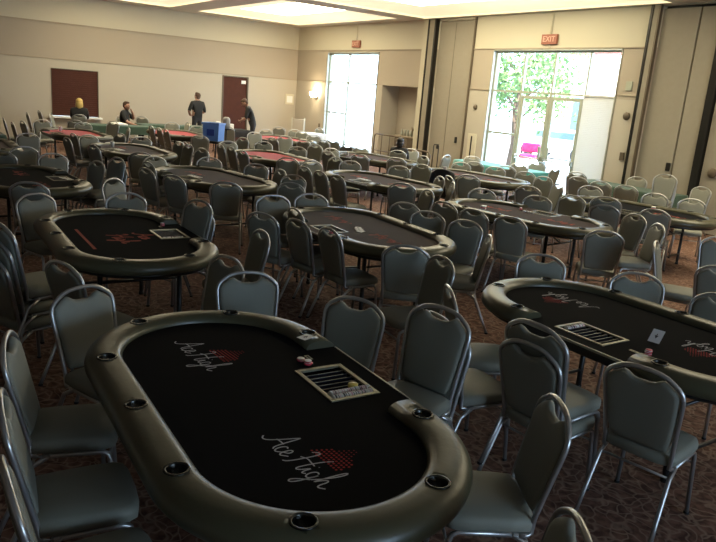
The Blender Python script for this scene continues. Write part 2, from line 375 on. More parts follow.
r=empty('wall_sconce',(1.6,-.02,2.08)); tag(r,'lit double glass wall sconce left of the bright window','wall lamp')
MB().box(-.10,.10,-.03,.018,-.12,.10,'brass',.01).build('back_plate',None,r)
for s_ in (-1,1):
    MB().tube([(0,-.03,-.05),(s_*.1,-.08,-.12),(s_*.14,-.12,-.05)],.01,8,'brass').build('arm',None,r)
    MB().lathe([(.03,-.06),(.07,0),(.09,.12),(.085,.12),(.0,-.02)],16,'lamp',(s_*.14,-.12,0)).build('lamp_shade',None,r)
l=bpy.data.lights.new('sconce_light','POINT'); l.energy=26; l.color=(1,.8,.5); l.shadow_soft_size=.1; lo=bpy.data.objects.new('sconce_light',l); C.objects.link(lo); lo.location=(1.6,-.22,2.25)
def disc(x,z,rad,label):
    o=MB().lathe([(rad,0),(rad,.02),(rad*.6,.05),(0,.055)],16,'brown_metal').build('wall_speaker'); o.rotation_euler=(PI/2,0,0); o.location=(x,0,z); tag(o,label,'wall disc')
disc(10.3,2.17,.075,'small round brown disc on the wall left of the glass doors'); disc(15.16,2.26,.09,'round brown disc on the wall right of the blinds')
disc(17.35,1.27,.10,'round plate on the rightmost partition panel')
def plate(x,z,wx,hz_,m,label,cat,name):
    o=MB().box(x-wx/2,x+wx/2,-.03,0,z-hz_/2,z+hz_/2,m,.006).build(name); tag(o,label,cat)
plate(15.22,1.36,.11,.18,'brown_metal','dark switch box on the wall beside the blinds','switch box','switch_box')
plate(15.1,2.92,.16,.2,'white_frame','white box high on the wall right of the window','alarm box','alarm_box')
plate(10.33,1.06,.34,.74,'lamp_off','cream wall plate with a dark slot left of the doors','wall plate','wall_plate')
plate(1.95,.98,.1,.16,'brown_metal','small dark switch plate near the lit sconce','switch plate','switch_plate')
o=MB().box(10.30,10.34,-.045,-.028,.75,1.36,'dark_metal').build('door_pull'); tag(o,'long dark slot handle on the cream wall plate','handle')
o=MB().box(8.80,8.88,-.0,.04,.84,.98,'dark_metal',.005).build('latch_box'); tag(o,'small dark latch on the stored partition near the alcove','latch')
r=empty('wall_picture',(0,-.30,1.85)); tag(r,'small pale framed plaque on the left wall near the corner','picture')
MB().box(.002,.025,-.20,.20,-.20,.20,'lamp_off',.006).build('frame',None,r); MB().box(.02,.03,-.13,.13,-.13,.13,'paper').build('print',None,r)
# ================================================================ OUTSIDE
o=MB().box(-14,40,.32,60,-.15,-.03).build('paving','concrete'); structure(o)
b=empty('pale_building',(6,26,0)); tag(b,'pale stucco building across the paved yard','building')
MB().box(-16,16,0,6,0,5.2,'stucco').build('wall',None,b); MB().box(-16.2,16.2,-.3,6.2,5.2,5.5,'paper').build('roof_edge',None,b)
for k in range(5): MB().box(-13+k*5.5,-10.5+k*5.5,-.05,.05,1,3.2,'car_glass').build('window',None,b)
rl=empty('red_awning',(6.9,9.5,4.5)); tag(rl,'red canvas awning seen through the upper right pane','awning')
MB().box(-1.3,1.0,-.4,.4,.0,.10,'awning',.01).box(-.35,.3,-.3,.3,.1,1.0,'awning',.02).build('canvas',None,rl); MB().tube([(0,0,0),(0,0,-4.53)],.05,8,'paper').build('post',None,rl)
def tree(x,y,h,label,seed):
    rn=random.Random(seed); t=empty('tree',(x,y,-.03)); tag(t,label,'tree')
    tr=MB(); tr.tube([(0,0,0),(.08,.03,h*.25),(-.05,.02,h*.5),(.05,0,h*.7)],[.14,.12,.10,.06],10)
    tips=[]
    for k in range(9):
        a=k*2.4; z=h*(.38+.05*k); L=h*.26; e=(math.cos(a)*L,math.sin(a)*L,z+L*.7); tr.tube([(0,0,z),(e[0]*.5,e[1]*.5,z+L*.45),e],[.05,.035,.015],6); tips.append(Vector(e))
    tr.build('trunk','bark',t)
    lf=MB()
    for k in range(3200):
        c=rn.choice(tips)+Vector((rn.gauss(0,.42),rn.gauss(0,.42),rn.gauss(0,.36))); a=Vector((rn.gauss(0,1),rn.gauss(0,1),rn.gauss(0,1))).normalized(); b_=a.orthogonal().normalized(); s_=.09
        V=[lf.bm.verts.new(c+p) for p in (a*s_,b_*s_*.5,-a*s_,-b_*s_*.5)]; lf.face(V)
    lf.build('foliage','leaf',t)
tree(8.5,3.6,4.5,'leafy green tree outside the tall left panes of the doors window',4)
tree(-3.5,13,4.0,'small tree far outside in the bright yard',9)
u=empty('patio_chair',(7.2,6.0,-.03),R(-150)); tag(u,'patio chair with magenta cushions outside the left glass door','chair')
MB().box(-.3,.3,-.28,.3,.46,.62,None,.04).build('seat_cushion','magenta',u); MB().box(-.34,.34,-.36,-.22,.68,1.02,None,.05).build('back_cushion','magenta',u)
for sx in (-.28,.28):
    for sy in (-.28,.26): MB().tube([(sx,sy,0),(sx,sy,.46)],.018,8).build('leg','paper',u)
    MB().tube([(sx,-.28,.4),(sx,-.32,.98)],.018,8).build('back_post','paper',u)
c=empty('parked_car',(3.0,13.0,-.03)); c.rotation_euler=(0,0,R(8)); tag(c,'silver parked car seen through the right glass door','car')
cb=MB(); prof=[(-2.1,.35),(-2.15,.75),(-1.9,.9),(-1.2,.97),(-.65,1.38),(.75,1.42),(1.45,1.0),(2.05,.9),(2.15,.6),(2.1,.32)]
for (y0,y1) in ((-.85,.85),):
    A=[cb.bm.verts.new((x,y0,z)) for x,z in prof]; B_=[cb.bm.verts.new((x,y1,z)) for x,z in prof]; cb.face(A,'car'); cb.face(B_[::-1],'car')
    for i in range(len(prof)): cb.face([A[i],A[(i+1)%len(prof)],B_[(i+1)%len(prof)],B_[i]],'car')
cb.build('body',None,c)
MB().box(-.95,1.1,-.87,.87,1.0,1.3,'car_glass',.02).build('side_glass',None,c)
for x in (-1.35,1.35):
    for y in (-.8,.8):
        wb=MB().lathe([(.0,-.1),(.32,-.1),(.34,-.05),(.34,.05),(.32,.1),(0,.1)],18,'black').build('wheel',None,c); wb.rotation_euler=(PI/2,0,0); wb.location=(x,y,.34)
pl=MB().box(4.2,5.6,6.2,6.9,-.03,.9,'stucco',.03).build('planter_wall'); tag(pl,'low pale planter wall outside the doors','planter')

# settle the shell on the measured room size (about the room corner)
for o in list(C.objects):
    if o.parent or o.type=='CAMERA' or o.name.startswith(('window_portal','sun')): continue
    o.location=(o.location.x*.960-.10,o.location.y*.938,o.location.z*.945)
    if o.type!='LIGHT': o.scale=(.960,.938,.945) if abs(o.rotation_euler.z)<.01 and abs(o.rotation_euler.x)<.01 else (.95,.95,.95)
# ================================================================ TABLES
TS,TR_=.55,.655
def stadium_path(off,s=TS,n=14,gap=None,q=8):
    """points of the stadium at radius off, starting/ending at the dealer gap on +Y side"""
    P=[]
    for k in range(n+1):
        a=PI/2-PI*k/n; P.append((s+off*math.cos(a),off*math.sin(a)))
    for k in range(1,q): P.append((s-2*s*k/q,-off))
    for k in range(n+1):
        a=-PI/2-PI*k/n; P.append((-s+off*math.cos(a),off*math.sin(a)))
    if gap is not None: P=[(gap,off)]+P+[(-gap,off)]
    return P
CUPS=[(.556,.556),(1.031,.272),(1.037,-.281),(.568,-.554),(0,-.556),(-.568,-.554),(-1.037,-.281),(-1.031,.272),(-.556,.556)]
G=.405
def rail_mesh():
    prof=[(.472,.752),(.474,.770),(.484,.784),(.497,.792),(.512,.797),(.53,.7995),(.555,.800),(.58,.7990),(.60,.796),(.62,.789),(.638,.776),(.650,.757),(.655,.735),(.651,.715),(.640,.700),(.61,.694),(.50,.692),(.478,.70)]
    mb=MB(); rows=[]
    for off,z in prof: rows.append([mb.bm.verts.new((x,y,z)) for x,y in stadium_path(off,n=44,gap=G,q=28)])
    n=len(rows[0])
    for i in range(len(rows)):
        A,B=rows[i],rows[(i+1)%len(rows)]
        for j in range(n-1): mb.face([A[j],A[j+1],B[j+1],B[j]],None,True)
    mb.face([r[0] for r in rows]); mb.face([r[-1] for r in rows][::-1])
    me=mb.mesh('rail','vinyl')
    cut=MB()
    for x,y in CUPS: cut.lathe([(.040,.72),(.040,.86)],20,None,(x,y,0))
    r=boolean(me,cut.mesh('cut','cup_in')); 
    return r
def cup_mesh(): return MB().lathe([(0,.725),(.036,.725),(.037,.797),(.041,.803),(.048,.803),(.050,.798),(.046,.796),(.0395,.79),(.0395,.722),(0,.722)],20,'cup').mesh('cup_holder')
def felt_mesh(m):
    # playing surface with a hole for the chip tray
    mb=MB(); out=stadium_path(.485,n=10); out=[(G+.0,.485)]+out+[(-G,.485),(-G,.645),(G,.645)]
    mb.prism(out,.70,.757,m); me=mb.mesh('felt'); cut=MB().box(TX0+.012,TX1-.012,TY0+.012,TY1-.012,.722,.9).mesh('cut',m)
    return boolean(me,cut)
TX0,TX1,TY0,TY1=-.165,.225,.28,.55
def tray_mesh():
    mb=MB(); t=.022; z=.762
    mb.box(TX0,TX1,TY0,TY0+t,.750,z,'brass',.002).box(TX0,TX1,TY1-t,TY1,.750,z,'brass',.002).box(TX0,TX0+t,TY0+t,TY1-t,.750,z,'brass').box(TX1-t,TX1,TY0+t,TY1-t,.750,z,'brass')
    mb.box(TX0+t,TX1-t,TY0+t,TY1-t,.723,.727,'tray')
    n=8; w_=(TX1-TX0-2*t)/n
    for k in range(1,n): x=TX0+t+k*w_; mb.box(x-.004,x+.004,TY0+t,TY1-t,.727,.752,'tray',.001)
    return mb.mesh('chip_tray')
def apron_mesh():
    mb=MB(); rows=[]
    for off,z in ((.585,.70),(.60,.685),(.59,.662),(.52,.655)): rows.append([mb.bm.verts.new((x,y,z)) for x,y in stadium_path(off)])
    n=len(rows[0])
    for A,B in zip(rows,rows[1:]):
        for j in range(n): mb.face([A[j],A[(j+1)%n],B[(j+1)%n],B[j]],'black_vinyl',True)
    mb.face(rows[-1],'black_vinyl')
    mb.box(-G,G,.58,.655,.69,.752,'black_vinyl',.004); mb.box(-G,G,.648,.658,.74,.757,'alu',.001)
    return mb.mesh('apron')
# script lettering drawn as pen strokes (unit: x 0..1, cap height ~.34)
def arc(cx,cy,rx,ry,a0,a1,n=8): return [(cx+rx*math.cos(R(a0+(a1-a0)*k/n)),cy+ry*math.sin(R(a0+(a1-a0)*k/n))) for k in range(n+1)]
def word_strokes():
    S=[]
    # A
    S.append([(-.06,.06),(-.02,.02),(.03,.04),(.09,.16),(.155,.33),(.165,.33),(.165,.18),(.17,.04),(.20,.01)]); S.append([(.06,.13),(.12,.14),(.18,.135)])
    # c e
    S.append(arc(.243,.072,.034,.068,50,305)+[(.30,.055)])
    S.append([(.285,.05)]+[(.325,.075)]+arc(.32,.105,.022,.04,-20,180)+arc(.325,.07,.03,.06,180,310)+[(.385,.06)])
    # H
    S.append([(.43,.28),(.46,.33),(.50,.34),(.49,.22),(.465,.08),(.44,.0),(.41,-.02)]); S.append([(.66,.36),(.62,.28),(.59,.14),(.575,.03),(.595,.0),(.625,.04)]); S.append([(.44,.15),(.50,.19),(.56,.18),(.64,.17)])
    # i g h
    S.append([(.625,.04),(.66,.14),(.655,.05),(.67,.01),(.70,.04)]); S.append([(.672,.19),(.678,.20)])
    S.append(arc(.745,.075,.035,.065,50,330)+[(.785,.14),(.775,.0),(.755,-.12),(.72,-.155),(.70,-.12),(.74,-.05),(.80,.02)])
    S.append([(.80,.02),(.86,.15),(.895,.30),(.885,.36),(.865,.33),(.85,.18),(.835,.0),(.86,.10),(.89,.145),(.91,.12),(.905,.04),(.925,.0),(.98,.05)])
    return S
def smooth(P,k=2):
    for _ in range(k):
        Q=[P[0]]
        for a,b in zip(P,P[1:]): Q+= [(a[0]*.75+b[0]*.25,a[1]*.75+b[1]*.25),(a[0]*.25+b[0]*.75,a[1]*.25+b[1]*.75)]
        P=Q+[P[-1]]
    return P
def lettering(ox,oy,L,rot,m,wd=.006,hs=1.0,heart=True,hm='print_red',split=False,z=.7583):
    mb=MB(); c,s_=math.cos(rot),math.sin(rot)
    def T(x,y): x*=L; y*=L*hs; return (ox+c*x-s_*y,oy+s_*x+c*y)
    for st in word_strokes():
        st=smooth(st) if len(st)>2 else st
        if split: st=[(x*1.0+.15,y+.22) if st[0][0]<.40 else (x-.30,y-.22) for x,y in st]
        P=[T(*p) for p in st]; V=[]
        for i,p in enumerate(P):
            a=P[max(i-1,0)]; b=P[min(i+1,len(P)-1)]; dx,dy=b[0]-a[0],b[1]-a[1]; l=math.hypot(dx,dy) or 1; w_=wd/2*(.55 if i in (0,len(P)-1) else 1)
            V.append((mb.bm.verts.new((p[0]-dy/l*w_,p[1]+dx/l*w_,z)),mb.bm.verts.new((p[0]+dy/l*w_,p[1]-dx/l*w_,z))))
        for A,B in zip(V,V[1:]): mb.face([A[0],A[1],B[1],B[0]],m)
    if heart:   # spade of small round dots, larger near its base
        for i in range(11):
            for j in range(9):
                u,v=.40+i*.038+(.019 if j%2 else 0),.30+j*.042
                hx,hy=(u-.62)/.20,(v-.42)/.17
                f=(hx*hx+hy*hy-1)**3-hx*hx*hy**3*(-1)
                if f<=.0 or (abs(hx)<.35*(1.9-hy)/1.0 and .6<hy<1.9 and abs(hx)<.5):
                    x,y=T(u,v); rr=L*(.0125 if hy<.5 else .0095-.003*max(0,hy-.5)); V=[mb.bm.verts.new((x+rr*math.cos(2*PI*k/7),y+rr*math.sin(2*PI*k/7),z)) for k in range(7)]; mb.face(V,hm)
    return mb.mesh('felt_print')
RAIL,CUP,TRAY,APR=rail_mesh(),cup_mesh(),tray_mesh(),apron_mesh()
FELT={k:felt_mesh('felt_'+k) for k in ('black','brown','red')}
def leg_mesh():
    mb=MB(); mb.tube([(0,0,.66),(0,0,.08),(0,0,0)],[.021,.021,.021],10,'black_vinyl'); mb.lathe([(.026,0),(.026,.03),(.02,.035)],10,'black_vinyl'); return mb.mesh('leg')
def brace_mesh():
    mb=MB(); mb.tube([(0,-.33,.16),(0,.33,.16)],.013,8,'black_vinyl'); mb.tube([(0,-.33,.50),(0,.33,.50)],.010,8,'black_vinyl')
    mb.tube([(0,0,.50),(.12,0,.56),(.30,0,.62)],.010,8,'black_vinyl'); return mb.mesh('brace')
LEG,BRACE=leg_mesh(),brace_mesh()
TABLES={'T1': (21.084, -11.896, 357.3), 'T2': (17.599, -11.53, 358.1), 'T3': (21.193, -9.113, 179.4), 'T4': (17.83, -9.041, 175.8), 'T5': (14.009, -11.756, 3.8), 'T6': (13.973, -9.15, 186.8), 'T7': (14.395, -6.328, 184.8), 'T8': (17.527, -6.223, 6.8), 'T9': (17.518, -3.684, 187.8), 'T10': (10.255, -9.271, 180.8), 'T11': (6.775, -9.523, 181.8), 'T12': (5.75, -6.72, 180.8), 'T13': (10.978, -6.612, 177.8), 'T14': (6.366, -3.939, 181.8), 'T15': (10.876, -3.996, 185.8), 'T16': (13.904, -3.744, 187.8), 'T17': (9.784, -11.85, 178.8)}
TLAB=dict(T1='nearest oval poker table, black felt with white Ace High script',T2='near left oval poker table, black felt with large red lettering',T3='near right oval poker table, black felt, dark rail and white script',T4='oval poker table in the centre with playing cards spread on it',
T5='black-felt oval poker table cut by the left edge',T6='brown-felt oval poker table left of centre, its cards near the near side',T7='brown-felt oval poker table directly behind the centre table',T8='dark oval poker table right of centre with chips on its far side',T9='dark oval poker table cut by the right edge before the partition',
T10='brown-felt olive-railed poker table behind the left-edge table',T11='red-felt poker table in front of the blonde woman',T12='red-felt poker table beside the blue crate',T13='red-felt poker table left of centre, nearest of the red ones',T14='red-felt poker table farthest back near the room corner',
T15='dark poker table in front of the wall alcove',T16='brown-felt poker table in front of the glass doors',T17='brown-felt poker table farthest left, behind the left-edge one')
for k,(x,y,a) in TABLES.items():
    t=empty('poker_table',(x,y,0),R(a)); tag(t,TLAB[k],'table','oval poker tables')
    f='red' if k in ('T11','T12','T13','T14') else 'black' if k in ('T1','T2','T3','T5','T9') else 'brown'
    link('felt',FELT[f],t)['label']={'red':'red felt playing surface','black':'black felt playing surface','brown':'dark brown felt playing surface'}[f]
    rl_=link('rail',RAIL,t); link('apron',APR,t); link('chip_tray',TRAY,t); MB().box(-.335,-.275,.42,.445,.757,.760,'brass',.001).box(-.325,-.285,.428,.437,.760,.7605,'ink').build('drop_slot',None,t)
    for cx,cy in CUPS: o=link('cup_holder',CUP,rl_); o.location=(cx,cy,0)
    for sx in (-1,1):
        for sy in (-1,1): o=link('leg',LEG,t); o.location=(sx*.60,sy*.33,0)
        o=link('brace',BRACE,t); o.location=(sx*.60,0,0); o.rotation_euler=(0,0,PI if sx>0 else 0)
    if k in ('T1','T3'):
        link('felt_print',lettering(.42,-.16,.44,R(6),'print_white',.0065),t); link('felt_print',lettering(-.74,-.17,.44,R(6),'print_white',.0065),t)
    elif k=='T2':
        link('felt_print',lettering(-.12,-.03,.66,R(8),'print_rust',.022,.75,False,split=True),t)
        MB().box(-.32,.48,-.35,-.325,.757,.7583,'print_rust').build('betting_line',None,t)
    elif f!='red':
        link('felt_print',lettering(.28,-.0,.46,R(0),'print_rust',.014,.8,False),t); link('felt_print',lettering(-.72,-.0,.46,R(0),'print_rust',.014,.8,False),t)
def on_table(k,u,v):
    x,y,a=TABLES[k]; c,s_=math.cos(R(a)),math.sin(R(a)); return x+c*u-s_*v,y+s_*u+c*v,R(a)
# folding banquet tables with cloths
def cloth_table(x,y,rz,hx,hy,m,label,drop=.22):
    t=empty('folding_table',(x,y,0),rz); tag(t,label,'table')
    MB().box(-hx,hx,-hy,hy,.70,.74,None,.01).build('tabletop','trim',t)
    for sx in (-1,1):
        for sy in (-1,1): MB().tube([(sx*(hx-.25),sy*(hy-.08),.70),(sx*(hx-.22),sy*(hy-.06),0)],.016,8).build('leg','dark_metal',t)
    mb=MB(); rows=[]; N_=28
    for q,(o_,z) in enumerate(((.0,.748),(.012,.742),(.02,.70),(.035,.74-drop))):
        ring=[]
        per=[]
        for e in range(4):
            for j in range(N_//4*2):
                f=j/(N_//4*2)
                per.append([(-hx+2*hx*f,-hy),(hx,-hy+2*hy*f),(hx-2*hx*f,hy),(-hx,hy-2*hy*f)][e])
        for i,(px,py) in enumerate(per):
            w_=o_+(.018*math.sin(i*1.9) if q==3 else 0)
            nx=(1 if px>=hx-1e-6 else -1 if px<=-hx+1e-6 else 0); ny=(1 if py>=hy-1e-6 else -1 if py<=-hy+1e-6 else 0)
            ring.append(mb.bm.verts.new((px+nx*w_,py+ny*w_,z)))
        rows.append(ring)
    n=len(rows[0]); mb.face(rows[0])
    for A,B in zip(rows,rows[1:]):
        for j in range(n): mb.face([A[j],A[(j+1)%n],B[(j+1)%n],B[j]],None,True)
    o=mb.build('tablecloth',m); o.location=(x,y,0); o.rotation_euler=(0,0,rz); return o
tag(cloth_table(15.3,-.80,0,1.1,.36,'green','folding table under the green cloth by the blinds'),'dark green tablecloth on the long table below the blinds','tablecloth')
tag(cloth_table(11.9,-1.0,0,1.22,.36,'teal','folding table under the teal cloth by the glass doors'),'bright teal tablecloth on the table before the glass doors','tablecloth')
tag(cloth_table(3.2,-7.7,PI/2,1.15,.36,'green','folding table under the cloth beside the seated man'),'dark green tablecloth on the table beside the seated people','tablecloth')
tag(cloth_table(2.2,-5.6,PI/2,1.1,.36,'green','folding table under the cloth before the standing man'),'green tablecloth on the table in front of the standing man','tablecloth')
tag(cloth_table(2.9,-4.05,PI/2,.6,.36,'black','folding table under the black cloth left of the dark door'),'black tablecloth on the table where the bending man works','tablecloth')
tag(cloth_table(3.3,-1.2,0,.40,.36,'white_cloth','small folding table near the room corner'),'white tablecloth on the small table in the room corner','tablecloth')
tag(cloth_table(7.2,-12.0,PI/2,.9,.36,'green','folding table under the cloth at far left'),'green tablecloth on the table farthest left behind the chairs','tablecloth')
# ================================================================ CHAIRS
def prism_pillow(outline,yf,th,m,name,parent,dip=.006):
    """padded panel following a closed outline of (x,z); yf(z) gives the lean"""
    cx=sum(p[0] for p in outline)/len(outline); cz=sum(p[1] for p in outline)/len(outline)
    mb=MB(); rows=[]
    for s_,o_ in ((.0,None),(.55,1.0),(.86,.96),(.95,.8),(1,.35),(1,-.35),(.95,-.8),(.86,-.96),(.55,-1.0),(.0,None)):
        if o_ is None: continue
        rows.append([mb.bm.verts.new((cx+(x-cx)*s_,yf(cz+(z-cz)*s_)+o_*th/2,cz+(z-cz)*s_)) for x,z in outline])
    n=len(outline)
    for A,B in zip(rows,rows[1:]):
        for j in range(n): mb.face([A[j],A[(j+1)%n],B[(j+1)%n],B[j]],None,True)
    for r_,sg in ((rows[0],1),(rows[-1],-1)):
        c=mb.bm.verts.new((cx,yf(cz)+sg*th/2*1.04,cz))
        for j in range(n): mb.face([r_[j],r_[(j+1)%n],c],None,True)
    return mb.build(name,m,parent)
def make_chair():
    r=empty('banquet_chair')
    yf=lambda z: .105-.105*max(0,(z-.45))/.47
    # crown-shaped back frame
    half=[(.178,.40),(.180,.47),(.187,.58),(.195,.68),(.202,.77),(.203,.81),(.196,.842),(.176,.868),(.145,.890),(.115,.908),(.075,.920),(.03,.925)]
    pts=[(-x,yf(z),z) for x,z in half]+[(x,yf(z),z) for x,z in half[::-1]]
    pts=[(-.185,.16,.392),(-.185,.125,.392)]+pts+[(.185,.125,.392),(.185,.16,.392)]
    MB().tube(pts,.0125,8,'chrome',up=(0,1,0)).build('back_frame',None,r)
    out=[(-.156,.50),(-.170,.56),(-.180,.66),(-.187,.76),(-.189,.805),(-.183,.832),(-.163,.852),(-.135,.872),(-.105,.889),(-.088,.885),(-.06,.866),(-.03,.858)]
    out=out+[(-x,z) for x,z in out[::-1]]
    out+= [(.15,.485),(.08,.478),(0,.476),(-.08,.478),(-.15,.485)]
    prism_pillow(out,yf,.044,'fabric','backrest',r)
    # lower back apron and padded seat
    sm=MB(); rows=[]
    sl=[(-.19,.11),(-.20,.20),(-.205,.35),(-.20,.44),(-.18,.475),(-.12,.490),(0,.495),(.12,.490),(.18,.475),(.20,.44),(.205,.35),(.20,.20),(.19,.11),(.12,.085),(0,.08),(-.12,.085)]
    cx,cy=0,.29
    for s_,z in ((.93,.405),(1,.412),(1.005,.445),(.97,.464),(.88,.474),(.5,.484)): rows.append([sm.bm.verts.new((cx+(x-cx)*s_,cy+(y-cy)*s_,z)) for x,y in sl])
    n=len(sl)
    for A,B in zip(rows,rows[1:]):
        for j in range(n): sm.face([A[j],A[(j+1)%n],B[(j+1)%n],B[j]],None,True)
    sm.face(rows[0][::-1]); c=sm.bm.verts.new((cx,cy,.486))
    for j in range(n): sm.face([rows[-1][j],rows[-1][(j+1)%n],c],None,True)
    sm.build('seat','fabric',r)
    # legs: square-section tube
    for s_ in (-1,1):
        lg=MB().tube([(s_*.185,.16,.392),(s_*.186,.42,.392),(s_*.188,.445,.380),(s_*.190,.455,.35),(s_*.205,.475,.01)],[.0125]*5,8,'chrome').build('leg',None,r); MB().tube([(s_*.205,.475,.014),(s_*.205,.475,0)],.016,8,'black').build('foot_glide',None,lg)
        lg=MB().tube([(s_*.185,.19,.395),(s_*.190,.10,.34),(s_*.200,.0,.12),(s_*.206,-.05,.01)],[.0125]*4,8,'chrome').build('leg',None,r); MB().tube([(s_*.206,-.05,.014),(s_*.206,-.05,0)],.016,8,'black').build('foot_glide',None,lg)
    MB().tube([(-.189,.11,.345),(.189,.11,.345)],.007,6,'chrome').build('stretcher',None,r)
    MB().tube([(-.191,.456,.32),(.191,.456,.32)],.007,6,'chrome').build('stretcher',None,r)
    return r
